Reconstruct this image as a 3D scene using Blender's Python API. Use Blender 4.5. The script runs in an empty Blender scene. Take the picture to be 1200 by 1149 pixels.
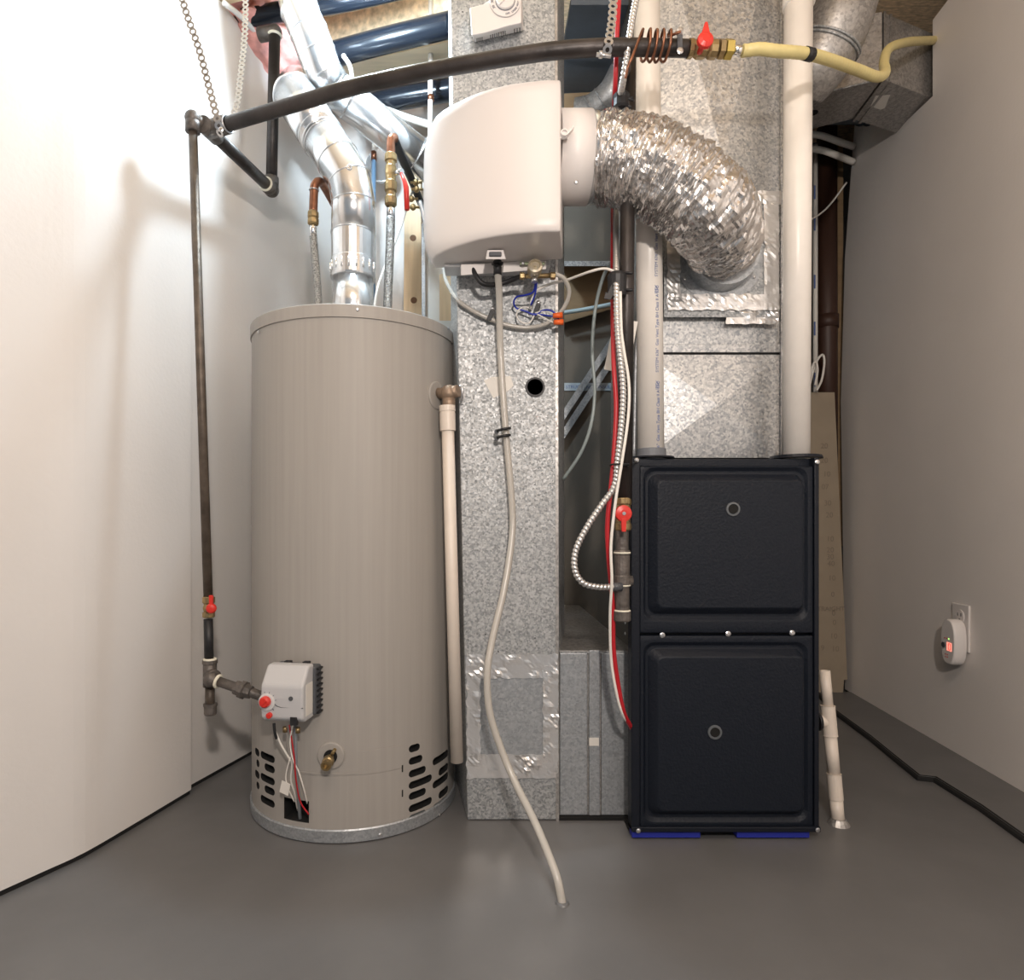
import bpy, bmesh, math, random
from mathutils import Vector, Matrix, noise
random.seed(7)
V = Vector
PI = math.pi
scene = bpy.context.scene

# ------------------------------------------------------------------ camera, world, lights, exposure
CX, CY, F, H = 560.0, 610.0, 740.0, 0.75        # principal point, focal length (1200 px frame), camera height
cam_d = bpy.data.cameras.new('camera')
cam = bpy.data.objects.new('camera', cam_d)
scene.collection.objects.link(cam)
cam.location = (0, 0, H)
cam.rotation_euler = (PI/2, 0, 0)
cam_d.sensor_fit = 'HORIZONTAL'
cam_d.sensor_width = 36
cam_d.lens = F/1200*36
cam_d.shift_x = (600-CX)/1200
cam_d.shift_y = (CY-574.5)/1200
cam_d.clip_start = 0.02
scene.camera = cam

world = bpy.data.worlds.new('world')
scene.world = world
world.use_nodes = True
bg = world.node_tree.nodes['Background']
bg.inputs[0].default_value = (0.80, 0.90, 1.0, 1)
bg.inputs[1].default_value = 0.25

def point(name, loc, power, color, r):
    d = bpy.data.lights.new(name, 'POINT'); d.energy = power; d.color = color; d.shadow_soft_size = r
    o = bpy.data.objects.new(name, d); o.location = loc; scene.collection.objects.link(o); return o
def area(name, loc, target, power, color, sx, sy):
    d = bpy.data.lights.new(name, 'AREA'); d.energy = power; d.color = color; d.shape = 'RECTANGLE'; d.size = sx; d.size_y = sy
    o = bpy.data.objects.new(name, d); o.location = loc
    o.rotation_euler = (V(target)-V(loc)).to_track_quat('-Z', 'Y').to_euler(); scene.collection.objects.link(o); return o
point('room_lamp', (0.17, -0.5, 1.50), 92, (1.0, 0.89, 0.80), 0.05)
point('ceiling_bulb', (-0.33, 1.67, 2.18), 36, (0.70, 0.87, 1.0), 0.045)
area('overhead_fill', (0.1, -0.1, 2.50), (0.6, 1.3, 0.9), 15, (1.0, 0.89, 0.80), 0.9, 0.5)  # added warm fill from overhead to lift the right wall

scene.view_settings.view_transform = 'Standard'
scene.view_settings.look = 'None'
scene.view_settings.gamma = 1
scene.view_settings.use_curve_mapping = False
scene.view_settings.exposure = 0.0
scene.cycles.max_bounces = 8
scene.cycles.use_denoising = True

# ------------------------------------------------------------------ helpers
def W(px, py, Y):
    return V(((px-CX)*Y/F, Y, H+(CY-py)*Y/F))
def FL(px, py, z=0.0):                     # point on the floor (or height z) seen at a pixel
    Y = (H-z)*F/(py-CY)
    return W(px, py, Y)
def ZP(px, py, z):
    Y = (z-H)*F/(CY-py)
    return W(px, py, Y)

ORG = {}
class B:
    def __init__(s): s.bm = bmesh.new()
    def _f(s, vs, mi=0, sm=False):
        try:
            f = s.bm.faces.new(vs); f.material_index = mi; f.smooth = sm; return f
        except ValueError: return None
    def hexa(s, c):                        # eight corners: bottom 0-3, top 4-7
        v = [s.bm.verts.new(p) for p in c]
        for q in ((0,3,2,1),(4,5,6,7),(0,1,5,4),(1,2,6,5),(2,3,7,6),(3,0,4,7)): s._f([v[i] for i in q])
        return s
    def box(s, lo, hi):
        x0,y0,z0 = lo; x1,y1,z1 = hi
        return s.hexa([(x0,y0,z0),(x1,y0,z0),(x1,y1,z0),(x0,y1,z0),(x0,y0,z1),(x1,y0,z1),(x1,y1,z1),(x0,y1,z1)])
    def obox(s, c, size, m=None):          # oriented box: centre, full size, rotation matrix
        m = m or Matrix.Identity(3); h = V(size)/2; c = V(c)
        return s.hexa([c + m @ V((a*h.x,b*h.y,d*h.z)) for d in (-1,1) for a,b in ((-1,-1),(1,-1),(1,1),(-1,1))])
    def prism(s, poly, d):                 # polygon extruded along vector d
        d = V(d); a = [s.bm.verts.new(p) for p in poly]; b = [s.bm.verts.new(V(p)+d) for p in poly]
        n = len(a); s._f(a[::-1]); s._f(b)
        for i in range(n): s._f([a[i], a[(i+1)%n], b[(i+1)%n], b[i]])
        return s
    def sweep(s, rings, cap=True, closed=False, sm=True):
        R = [[s.bm.verts.new(p) for p in r] for r in rings]
        n = len(R[0])
        m = len(R) if closed else len(R)-1
        for i in range(m):
            a, b = R[i], R[(i+1) % len(R)]
            for j in range(n):
                s._f([a[j], a[(j+1)%n], b[(j+1)%n], b[j]], 0, sm)
        if cap and not closed:
            s._f(R[0][::-1]); s._f(R[-1])
        return s
    def tube(s, pts, r, seg=10, cap=True, sm=True, closed=False, fn=None):
        pts = [V(p) for p in pts]; n = len(pts); T = []
        for i in range(n):
            a = pts[max(i-1,0)] if not closed else pts[i-1]
            b = pts[min(i+1,n-1)] if not closed else pts[(i+1)%n]
            T.append((b-a).normalized())
        u = T[0].orthogonal().normalized(); rings = []
        for i in range(n):
            u = (u - T[i]*u.dot(T[i])).normalized(); w = T[i].cross(u)
            ri = r[i] if isinstance(r, (list,tuple)) else r
            ring = []
            for j in range(seg):
                a = 2*PI*j/seg
                q = ri if fn is None else fn(i, a, ri)
                ring.append(pts[i] + (u*math.cos(a)+w*math.sin(a))*q)
            rings.append(ring)
        return s.sweep(rings, cap, closed, sm)
    def lathe(s, o, ax, prof, seg=24, sm=False):  # prof: (radius, distance along axis)
        o = V(o); ax = V(ax).normalized(); u = ax.orthogonal().normalized(); w = ax.cross(u)
        rings = [[o + ax*t + (u*math.cos(2*PI*j/seg)+w*math.sin(2*PI*j/seg))*max(r,1e-5) for j in range(seg)] for r,t in prof]
        return s.sweep(rings, True, False, sm)
    def cyl(s, a, b, r, seg=20, r2=None, sm=True):
        a, b = V(a), V(b)
        return s.lathe(a, b-a, [(r,0),(r2 if r2 is not None else r,(b-a).length)], seg, sm)
    def ring(s, c, ax, R, r, seg=32, sg=8):
        c = V(c); ax = V(ax).normalized(); u = ax.orthogonal().normalized(); w = ax.cross(u)
        rs = []
        for i in range(seg):
            a = 2*PI*i/seg; d = u*math.cos(a)+w*math.sin(a)
            rs.append([c + d*(R + r*math.cos(2*PI*j/sg)) + ax*(r*math.sin(2*PI*j/sg)) for j in range(sg)])
        return s.sweep(rs, False, True)
    def ball(s, c, r, sc=(1,1,1), seg=12):
        m = bmesh.ops.create_uvsphere(s.bm, u_segments=seg, v_segments=seg//2+2, radius=1)
        for v in m['verts']: v.co = V(c) + V((v.co.x*r*sc[0], v.co.y*r*sc[1], v.co.z*r*sc[2]))
        for v in m['verts']:
            for f in v.link_faces: f.smooth = True
        return s
    def build(s, name, mat, parent=None, bevel=0, bseg=2, auto=True):
        bmesh.ops.recalc_face_normals(s.bm, faces=s.bm.faces)
        if parent is not None: org = ORG[parent.name]
        else:
            xs = [v.co for v in s.bm.verts]
            org = V(((min(c.x for c in xs)+max(c.x for c in xs))/2, (min(c.y for c in xs)+max(c.y for c in xs))/2, min(c.z for c in xs)))
        for v in s.bm.verts: v.co -= org
        me = bpy.data.meshes.new(name); s.bm.to_mesh(me); s.bm.free()
        for mm in (mat if isinstance(mat,(list,tuple)) else [mat]): me.materials.append(mm)
        o = bpy.data.objects.new(name, me); scene.collection.objects.link(o)
        if parent is not None: o.parent = parent
        else: o.location = org
        ORG[o.name] = org
        if bevel:
            b = o.modifiers.new('bevel', 'BEVEL'); b.width = bevel; b.segments = bseg; b.limit_method = 'ANGLE'; b.angle_limit = math.radians(35)
        return o
def thing(name, label, cat, loc, group=None):
    o = bpy.data.objects.new(name, None); scene.collection.objects.link(o)
    o.location = loc; o.empty_display_size = 0.05; ORG[o.name] = V(loc)
    o['label'] = label; o['category'] = cat
    if group: o['group'] = group
    return o
def tag(o, label, cat, group=None):
    o['label'] = label; o['category'] = cat
    if group: o['group'] = group
    return o
def struct(o): o['kind'] = 'structure'; return o
def lab(o, label): o['label'] = label; return o
def spline(pts, n=8):                      # Catmull-Rom through points
    P = [V(p) for p in pts]; P = [P[0]*2-P[1]] + P + [P[-1]*2-P[-2]]; out = []
    for i in range(1, len(P)-2):
        a,b,c,d = P[i-1],P[i],P[i+1],P[i+2]
        for k in range(n):
            t = k/n
            out.append(0.5*((2*b)+(c-a)*t+(2*a-5*b+4*c-d)*t*t+(3*b-a-3*c+d)*t**3))
    out.append(P[-2].copy()); return out
def pxs(L, n=8): return spline([W(*p) for p in L], n)
def resample(pts, step):
    out = [pts[0].copy()]; acc = 0
    for a, b in zip(pts, pts[1:]):
        L = (b-a).length
        while acc + L >= step:
            t = (step-acc)/L; a = a.lerp(b, t); out.append(a.copy()); L = (b-a).length; acc = 0
            if L < 1e-9: break
        acc += L
    return out
def rotz(a): return Matrix.Rotation(a, 3, 'Z')
def frame_to(d, up=(0,0,1)):               # matrix whose -Y column faces d
    y = -V(d).normalized(); x = y.cross(V(up)).normalized(); z = x.cross(y)
    return Matrix((x, y, z)).transposed()

def text(body, size, loc, m3, mat, name, parent, align='CENTER', ext=0.0003):
    cu = bpy.data.curves.new(name, 'FONT'); cu.body = body; cu.size = size; cu.align_x = align; cu.align_y = 'CENTER'; cu.extrude = ext
    t = bpy.data.objects.new(name, cu); scene.collection.objects.link(t)
    bpy.context.view_layer.update()
    me = bpy.data.meshes.new_from_object(t.evaluated_get(bpy.context.evaluated_depsgraph_get()))
    bpy.data.objects.remove(t); bpy.data.curves.remove(cu)
    org = ORG[parent.name] if parent else V((0,0,0))
    me.transform(Matrix.Translation(V(loc)-org) @ m3.to_4x4())
    me.materials.clear(); me.materials.append(mat)
    o = bpy.data.objects.new(name, me); scene.collection.objects.link(o); o.parent = parent; ORG[o.name] = org
    return o
TFACE = Matrix(((1,0,0),(0,0,-1),(0,1,0)))  # text plane: x right, y up (world z), facing -Y

# ------------------------------------------------------------------ materials
def mat(name, col, rough=0.5, metal=0.0, bump=0.0, bscale=60, var=0.0, vscale=8, vstretch=(1,1,1), emis=None, estr=1, trans=0.0, coat=0.0, bstretch=(1,1,1), alpha=1.0, spec=None):
    m = bpy.data.materials.new(name); m.use_nodes = True; nt = m.node_tree; p = nt.nodes['Principled BSDF']
    p.inputs['Base Color'].default_value = (*col, 1); p.inputs['Roughness'].default_value = rough; p.inputs['Metallic'].default_value = metal
    if trans: p.inputs['Transmission Weight'].default_value = trans
    if coat: p.inputs['Coat Weight'].default_value = coat
    if alpha < 1: p.inputs['Alpha'].default_value = alpha
    if spec is not None: p.inputs['Specular IOR Level'].default_value = spec
    if emis: p.inputs['Emission Color'].default_value = (*emis,1); p.inputs['Emission Strength'].default_value = estr
    tc = nt.nodes.new('ShaderNodeTexCoord')
    if var:
        mp = nt.nodes.new('ShaderNodeMapping'); mp.inputs['Scale'].default_value = vstretch
        nz = nt.nodes.new('ShaderNodeTexNoise'); nz.inputs['Scale'].default_value = vscale; nz.inputs['Detail'].default_value = 5
        mx = nt.nodes.new('ShaderNodeMix'); mx.data_type = 'RGBA'
        mx.inputs[6].default_value = (*[max(0,c*(1-var)) for c in col],1); mx.inputs[7].default_value = (*[min(1,c*(1+var)) for c in col],1)
        rp = nt.nodes.new('ShaderNodeMapRange'); rp.inputs[1].default_value = 0.3; rp.inputs[2].default_value = 0.7
        nt.links.new(tc.outputs['Object'], mp.inputs[0]); nt.links.new(mp.outputs[0], nz.inputs['Vector'])
        nt.links.new(nz.outputs['Fac'], rp.inputs[0]); nt.links.new(rp.outputs[0], mx.inputs[0]); nt.links.new(mx.outputs[2], p.inputs['Base Color'])
    if bump:
        mp2 = nt.nodes.new('ShaderNodeMapping'); mp2.inputs['Scale'].default_value = bstretch
        nb = nt.nodes.new('ShaderNodeTexNoise'); nb.inputs['Scale'].default_value = bscale; nb.inputs['Detail'].default_value = 3
        bp = nt.nodes.new('ShaderNodeBump'); bp.inputs['Strength'].default_value = bump; bp.inputs['Distance'].default_value = 0.004
        nt.links.new(tc.outputs['Object'], mp2.inputs[0]); nt.links.new(mp2.outputs[0], nb.inputs['Vector'])
        nt.links.new(nb.outputs['Fac'], bp.inputs['Height']); nt.links.new(bp.outputs[0], p.inputs['Normal'])
    return m
def galv(name, lo, hi, rough=0.42, metal=0.75, scale=110):
    m = bpy.data.materials.new(name); m.use_nodes = True; nt = m.node_tree; p = nt.nodes['Principled BSDF']
    tc = nt.nodes.new('ShaderNodeTexCoord'); vo = nt.nodes.new('ShaderNodeTexVoronoi'); vo.inputs['Scale'].default_value = scale
    nz = nt.nodes.new('ShaderNodeTexNoise'); nz.inputs['Scale'].default_value = scale*1.3; nz.inputs['Detail'].default_value = 3
    nl = nt.nodes.new('ShaderNodeTexNoise'); nl.inputs['Scale'].default_value = 4
    ad = nt.nodes.new('ShaderNodeMath'); ad.operation = 'ADD'; sp = nt.nodes.new('ShaderNodeSeparateColor')
    ad2 = nt.nodes.new('ShaderNodeMath'); ad2.operation = 'MULTIPLY_ADD'; ad2.inputs[1].default_value = 0.35
    mr = nt.nodes.new('ShaderNodeMapRange'); mr.inputs[1].default_value = 0.45; mr.inputs[2].default_value = 1.6
    mx = nt.nodes.new('ShaderNodeMix'); mx.data_type = 'RGBA'
    mx.inputs[6].default_value = (*lo,1); mx.inputs[7].default_value = (*hi,1)
    L = nt.links.new
    for t in (vo, nz, nl): L(tc.outputs['Object'], t.inputs['Vector'])
    L(vo.outputs['Color'], sp.inputs[0]); L(sp.outputs[0], ad.inputs[0]); L(nz.outputs['Fac'], ad.inputs[1])
    L(nl.outputs['Fac'], ad2.inputs[0]); L(ad.outputs[0], ad2.inputs[2]); L(ad2.outputs[0], mr.inputs[0])
    L(mr.outputs[0], mx.inputs[0]); L(mx.outputs[2], p.inputs['Base Color'])
    rr = nt.nodes.new('ShaderNodeMapRange'); rr.inputs[3].default_value = rough-0.1; rr.inputs[4].default_value = rough+0.15
    L(sp.outputs[1], rr.inputs[0]); L(rr.outputs[0], p.inputs['Roughness'])
    p.inputs['Metallic'].default_value = metal
    return m

M = {}
M['wall'] = mat('painted_drywall', (.72,.69,.665), .6, bump=.12, bscale=90, var=.03, vscale=3)
M['wallr'] = mat('painted_drywall_right', (.80,.755,.72), .6, bump=.12, bscale=90, var=.03, vscale=3)
M['floor'] = mat('grey_floor_paint', (.130,.129,.130), .38, bump=.35, bscale=7, var=.10, vscale=5)
M['ledge'] = mat('grey_ledge_paint', (.075,.075,.075), .5, bump=.5, bscale=40, var=.15, vscale=20)
M['gap'] = mat('dark_gap', (.008,.008,.008), .9)
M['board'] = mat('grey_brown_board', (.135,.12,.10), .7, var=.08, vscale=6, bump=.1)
M['osb'] = mat('strand_board', (.66,.50,.33), .7, var=.35, vscale=40, vstretch=(1,3,1))
M['wood'] = mat('pine', (.66,.50,.32), .6, var=.12, vscale=9, vstretch=(6,6,.6), bump=.1)
M['woodx'] = mat('pine_flange', (.72,.58,.40), .6, var=.12, vscale=9, vstretch=(.6,6,6))
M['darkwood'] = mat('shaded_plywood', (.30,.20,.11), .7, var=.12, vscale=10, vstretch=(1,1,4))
M['tan'] = mat('fibreboard', (.33,.27,.20), .75, var=.05, vscale=14)
M['galv'] = galv('galvanised_duct', (.21,.225,.235), (.53,.54,.545), .60, .65, 210)
M['galvblue'] = galv('galvanised_dull', (.30,.32,.34), (.46,.48,.50), .45, .6, 200)
M['plenum'] = galv('galvanised_plenum', (.27,.29,.32), (.66,.66,.65), .44, .85, 190)
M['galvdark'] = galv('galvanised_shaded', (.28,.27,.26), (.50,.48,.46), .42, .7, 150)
M['shiny'] = mat('bright_vent_metal', (.80,.81,.82), .22, .9, bump=.12, bscale=12, var=.06, vscale=6)
M['chrome'] = mat('chrome', (.8,.8,.8), .15, 1)
M['steel'] = mat('screw_steel', (.55,.55,.56), .3, .9)
M['foil'] = mat('foil_tape', (.80,.79,.78), .30, .8, bump=.25, bscale=25)
M['foild'] = mat('foil_duct', (.62,.60,.585), .24, .9, bump=.25, bscale=40)
M['blackpipe'] = mat('black_iron', (.034,.028,.026), .42, .35, bump=.3, bscale=60, var=.5, vscale=12)
M['rustpipe'] = mat('worn_iron', (.12,.095,.075), .5, .5, bump=.4, bscale=70, var=.4, vscale=25)
M['fit'] = mat('malleable_iron', (.13,.115,.105), .5, .5, bump=.5, bscale=90, var=.35, vscale=40)
M['dope'] = mat('thread_tape', (.75,.72,.60), .7, bump=.4, bscale=200)
M['abs'] = mat('black_drain_plastic', (.009,.012,.018), .22)
M['brass'] = mat('brass', (.33,.24,.12), .38, .8, bump=.2, bscale=100, var=.25, vscale=60)
M['copper'] = mat('copper', (.27,.12,.07), .38, .85, var=.3, vscale=40)
M['braid'] = mat('braided_steel', (.33,.33,.32), .4, .7, bump=1, bscale=300, var=.6, vscale=260)
M['red'] = mat('red_plastic', (.62,.03,.02), .35)
M['redwire'] = mat('red_cable', (.45,.012,.02), .35)
M['white'] = mat('white_plastic', (.74,.70,.68), .42)
M['whitew'] = mat('white_wire', (.78,.75,.70), .45)
M['greyp'] = mat('grey_plastic', (.50,.50,.51), .42)
M['greyd'] = mat('dark_grey_plastic', (.07,.075,.085), .5)
M['black'] = mat('black_plastic', (.012,.012,.014), .5)
M['blackin'] = mat('dark_inside', (.006,.006,.006), .9)
M['hum'] = mat('humidifier_shell', (.68,.64,.62), .38)
M['pvc'] = mat('pvc_pipe', (.82,.775,.72), .35, var=.03, vscale=20)
M['pvcb'] = mat('beige_pvc', (.70,.62,.54), .4, var=.03, vscale=20)
M['heater'] = mat('heater_paint', (.34,.318,.293), .55, .0, var=.045, vscale=8, vstretch=(12,12,.25), bump=.03, bscale=30)
M['furn'] = mat('furnace_paint', (.006,.009,.016), .5, bump=.35, bscale=160, spec=.28)
M['furnd'] = mat('furnace_edge', (.006,.008,.014), .45, bump=.2, bscale=160, spec=.3)
M['blue'] = mat('blue_foam', (.01,.02,.28), .7)
M['bluew'] = mat('blue_wire', (.01,.03,.38), .4)
M['orange'] = mat('orange_wire_nut', (.80,.13,.02), .45)
M['tube'] = mat('clear_vinyl_tube', (.60,.57,.52), .25, trans=.25)
M['bx'] = mat('armoured_cable', (.62,.61,.60), .3, .8)
M['yellow'] = mat('yellow_gas_hose', (.66,.56,.25), .42, var=.04, vscale=30)
M['pink'] = mat('pink_insulation', (.75,.36,.32), .95, var=.3, vscale=18, bump=1, bscale=60)
M['poly'] = mat('vapour_barrier', (.80,.80,.78), .3, bump=1, bscale=30)
M['ink'] = mat('blue_ink', (.10,.15,.35), .6)
M['pencil'] = mat('pencil_mark', (.24,.195,.15), .8)
M['inkg'] = mat('grey_ink', (.12,.13,.16), .6)
M['redglow'] = mat('red_display', (.8,.1,.08), .4, emis=(1,.30,.22), estr=1.3)
M['redseg'] = mat('red_display_segment', (.4,.0,.0), .4, emis=(.6,.0,.0), estr=.6)
M['green'] = mat('green_led', (.3,.8,.2), .4, emis=(.5,1,.2), estr=1.5)
M['brown'] = mat('brown_pipe', (.05,.022,.014), .5)
M['pexblue'] = mat('blue_grey_pipe', (.12,.20,.30), .5)
M['paper'] = mat('paper_label', (.72,.69,.64), .6)
M['dwall'] = mat('bare_drywall_strip', (.68,.66,.62), .75)
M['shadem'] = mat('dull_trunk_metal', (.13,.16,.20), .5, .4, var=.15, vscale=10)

def screw(parent, p, d, r=.004, m=None, name='screw'):
    d = V(d).normalized()
    b = B(); b.lathe(V(p), d, [(r,0),(r,.0012),(r*.55,.0024)], 10)
    return b.build(name, m or M['steel'], parent)

# ------------------------------------------------------------------ setting
struct(B().box((-1.9,-.7,-.06),(2.4,3.2,0)).build('floor', M['floor']))
struct(B().box((-1.7,-.7,2.545),(2.4,3.2,2.565)).build('ceiling', M['osb']))
# left wall: nearer sheet slightly bowed, then a small step back
near = [FL(x,y) for x,y in ((0,1052),(50,1029),(100,1005.5),(160,970),(224,931))]
d0 = (near[1]-near[0]).normalized(); first = near[0] - d0*((near[0].y+.6)/d0.y)
def wall_sheet(line, z0, z1, off, name, m):
    b = B()
    a = [[p+V((0,0,z0)), p+V((0,0,z1)), p+V((-off,0,z1)), p+V((-off,0,z0))] for p in line]
    b.sweep(a, True, False, False); return struct(b.build(name, m))
wall_sheet([first]+spline(near,4), .012, 2.43, .10, 'wall_left', M['wall'])
wl2 = [V((-.797,1.724,0)) + V((-.013,0,0)), V((-.806+.30*.04,1.764,0)), V((-.578,2.50,0))]
wl2 = [V((-.578-.30*(2.5-y),y,0)) for y in (1.7242,2.1,2.52)]
wall_sheet(wl2, .012, 2.293, .10, 'wall_left_rear', M['wall'])
b = B()
for l in ([first]+near, wl2):
    b.sweep([[p+V((-.004,0,0)),p+V((-.004,0,.012)),p+V((-.09,0,.012)),p+V((-.09,0,0))] for p in l], True, False, False)
struct(b.build('gap_shade_left', M['gap']))  # near-black strip colours in the shade of the gap below the drywall
struct(B().box((-.72,2.50,0),(.80,2.56,2.545)).build('wall_back', M['wall']))
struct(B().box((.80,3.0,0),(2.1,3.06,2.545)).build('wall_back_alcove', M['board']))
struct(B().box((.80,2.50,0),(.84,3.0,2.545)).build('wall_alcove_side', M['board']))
# right wall with the notch the trunk duct passes through
def wr(Y, z): return V((1.271+.1207*Y, Y, z))
poly = [wr(-.6,.012), wr(2.76,.012), wr(2.79,1.0), wr(2.80,1.27), wr(2.76,1.9), wr(2.66,2.5), wr(2.365,2.5), wr(2.365,2.20), wr(2.12,2.175), wr(2.12,2.43), wr(-.6,2.43)]
struct(B().prism(poly, (.016,0,0)).build('wall_right', M['wallr']))
struct(B().prism([wr(-.6,0)+V((.005,0,0)), wr(2.76,0)+V((.005,0,0)), wr(2.76,.012)+V((.005,0,0)), wr(-.6,.012)+V((.005,0,0))], (.08,0,0)).build('gap_shade_right', M['gap']))  # shade of the gap under the right wall, put in as a near-black strip
struct(B().box((2.08,-.6,0),(2.12,3.0,2.545)).build('wall_beyond', M['board']))
# raised ledge strip along the right wall, with a black edge and a small jog
e = [FL(958,815), FL(979.6,838), FL(1020,868), FL(1050,893), FL(1077,915), FL(1096,917), FL(1150,951), FL(1200,987), FL(1300,1058)]
e = [V((p.x, p.y, 0)) for p in e]
b = B()
rgs = []
for p in e:
    q = wr(p.y, 0)+V((.004,0,0))
    rgs.append([p, p+V((0,0,.014)), V((q.x,q.y,.014)), V((q.x,q.y,0))])
b.sweep(rgs, True, False, False)
struct(b.build('trim_1', M['floor']))
b = B()
b.sweep([[p+V((-.007,-.002,.0)), p+V((-.006,-.001,.009)), p+V((.004,.001,.0165)), p+V((.006,.001,.0)) ] for p in e], True, False, False)
struct(b.build('trim_2', M['gap']))

# joists above the heater
u = V((.96,-.28,0)); nrm = V((.28,.96,0)); base = V((-.09,2.087,0))
for k, lb in ((-1,'engineered wood joist nearest the camera, over the gas pipe corner'),(0,'engineered wood joist with strand board web behind the slanted vent'),(1,'engineered wood joist farthest back, above the copper water pipes')):
    c = base + nrm*(.41*k); t = thing('ceiling_joist', lb, 'joist', c+V((-.4,0,2.295)), 'joists under the subfloor')
    a0 = c - u*(.80-.12*k) ; a1 = c + u*(.02 if k < 0 else .02)
    def bar(w, z0, z1):
        bb = B(); h = nrm*(w/2)
        return bb.hexa([a0-h+V((0,0,z0)), a1-h+V((0,0,z0)), a1+h+V((0,0,z0)), a0+h+V((0,0,z0)), a0-h+V((0,0,z1)), a1-h+V((0,0,z1)), a1+h+V((0,0,z1)), a0+h+V((0,0,z1))])
    bar(.085,2.300,2.335).build('bottom_flange', M['woodx'], t); bar(.012,2.335,2.508).build('web', M['osb'], t); bar(.085,2.508,2.544).build('top_flange', M['woodx'], t)
# black drain pipes
def pipe_thing(name, label, cat, L, r, m, n=8, seg=16, group=None):
    b = B(); b.tube(pxs(L, n), r, seg); return tag(b.build(name, m), label, cat, group)
t = pipe_thing('drain_pipe','glossy black drain pipe running just under the middle joist, above the gas pipe','pipe',[(384,66,2.03),(450,48,2.0),(532,28,1.97)],.036,M['abs'])
pipe_thing('drain_pipe','thick black drain pipe between the gas pipe and the rear joist','pipe',[(427,126,2.24),(450,119,2.22),(490,112,2.2),(532,105,2.18)],.036,M['abs'])
pipe_thing('drain_pipe','black drain pipe highest in the corner, crossing behind the upper vent','pipe',[(272,25,1.97),(335,13,1.97),(400,2,1.93),(470,-14,1.9)],.028,M['abs'])
# insulation
b = B()
bmesh.ops.create_icosphere(b.bm, subdivisions=5, radius=1)
for v in b.bm.verts:
    n = noise.fractal(v.co*2.2, 1, 2, 4)
    q = v.co*(1+.25*n); v.co = W(322,62,2.16)+V((q.x*.12+q.y*.05, q.y*.24, q.z*.115))
for f in b.bm.faces: f.smooth = True
tag(b.build('insulation_batt', M['pink']), 'crumpled pink fibreglass insulation stuffed above the left wall', 'insulation')
b = B()
b.tube(pxs([(262,3,1.86),(285,22,1.93),(304,45,2.02)],5), .008, 6)
tag(b.build('vapour_barrier', M['poly']), 'folded translucent plastic sheet edge along the left wall top', 'plastic sheet')

# back area, centre gap
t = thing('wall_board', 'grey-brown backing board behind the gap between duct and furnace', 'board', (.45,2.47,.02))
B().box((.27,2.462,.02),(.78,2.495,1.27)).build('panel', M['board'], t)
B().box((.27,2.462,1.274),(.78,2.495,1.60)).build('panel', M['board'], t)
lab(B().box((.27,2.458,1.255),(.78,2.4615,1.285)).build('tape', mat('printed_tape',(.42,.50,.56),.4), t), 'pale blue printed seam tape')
text('STRUCTURAL   INSULATION   STRUCTURAL', .018, (.52,2.4575,1.269), TFACE, M['ink'], 'lettering', t)
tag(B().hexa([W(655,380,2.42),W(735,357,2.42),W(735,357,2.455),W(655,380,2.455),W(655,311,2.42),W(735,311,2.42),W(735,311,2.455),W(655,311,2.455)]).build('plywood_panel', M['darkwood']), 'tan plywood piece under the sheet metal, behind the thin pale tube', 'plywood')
t = thing('trunk_duct', 'dull grey sheet metal trunk duct above and behind the gas pipe middle', 'duct', (.5,2.1,1.69))
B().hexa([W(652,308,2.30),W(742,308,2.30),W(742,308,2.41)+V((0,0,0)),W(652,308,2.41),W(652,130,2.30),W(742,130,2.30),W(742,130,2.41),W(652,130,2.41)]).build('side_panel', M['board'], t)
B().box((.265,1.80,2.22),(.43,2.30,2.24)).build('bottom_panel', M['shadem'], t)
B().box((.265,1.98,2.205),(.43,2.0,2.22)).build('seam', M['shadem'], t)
B().hexa([W(652,312,2.28),W(742,312,2.28),W(742,312,2.30),W(652,312,2.30),W(652,306,2.28),W(742,306,2.28),W(742,306,2.30),W(652,306,2.30)]).build('bottom_edge', M['galv'], t)
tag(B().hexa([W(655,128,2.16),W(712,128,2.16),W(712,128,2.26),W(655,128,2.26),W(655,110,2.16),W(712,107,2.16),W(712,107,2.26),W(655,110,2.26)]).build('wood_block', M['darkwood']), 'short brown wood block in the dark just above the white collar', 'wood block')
t = thing('round_duct', 'small dark round duct elbow above the flexible duct start', 'duct', W(702,130,2.0))
B().tube(pxs([(676,133,2.05),(695,128,2.03),(716,110,2.0),(730,85,1.98)],6), .045, 20).build('pipe', M['galvblue'], t)
for q in ((693,129,2.03),(706,121,2.015)):
    B().ring(W(*q), W(716,110,2.0)-W(693,129,2.03), .046, .003).build('seam_ring', M['galvblue'], t)
t = thing('metal_brace', 'diagonal galvanised steel angle brace crossing the gap by the thin tube', 'brace', W(661,500,2.44))
for dy in (0, 22):
    a, c = W(655,502+dy,2.44), W(727,392+dy,2.44)
    B().hexa([a, c, c+V((0,.012,0)), a+V((0,.012,0)), a+V((0,0,.045)), c+V((0,0,.045)), c+V((0,.012,.045)), a+V((0,.012,.045))]).build('flange', M['galvblue'], t)
pipe_thing('thin_tube','pale blue-white tube crossing behind the armoured cable','tube',[(652,368,2.38),(690,362,2.38),(735,353,2.38)],.008,mat('pale_tube',(.55,.68,.72),.4))
pipe_thing('vinyl_tube','long translucent tube hanging in a bow between duct and armoured cable','tube',[(720,306,1.62),(708,322,1.64),(698,360,1.68),(694,410,1.68),(697,460,1.68),(692,500,1.68),(680,532,1.7),(660,562,1.74)],.0045,mat('grey_tube',(.36,.42,.42),.35))
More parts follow.
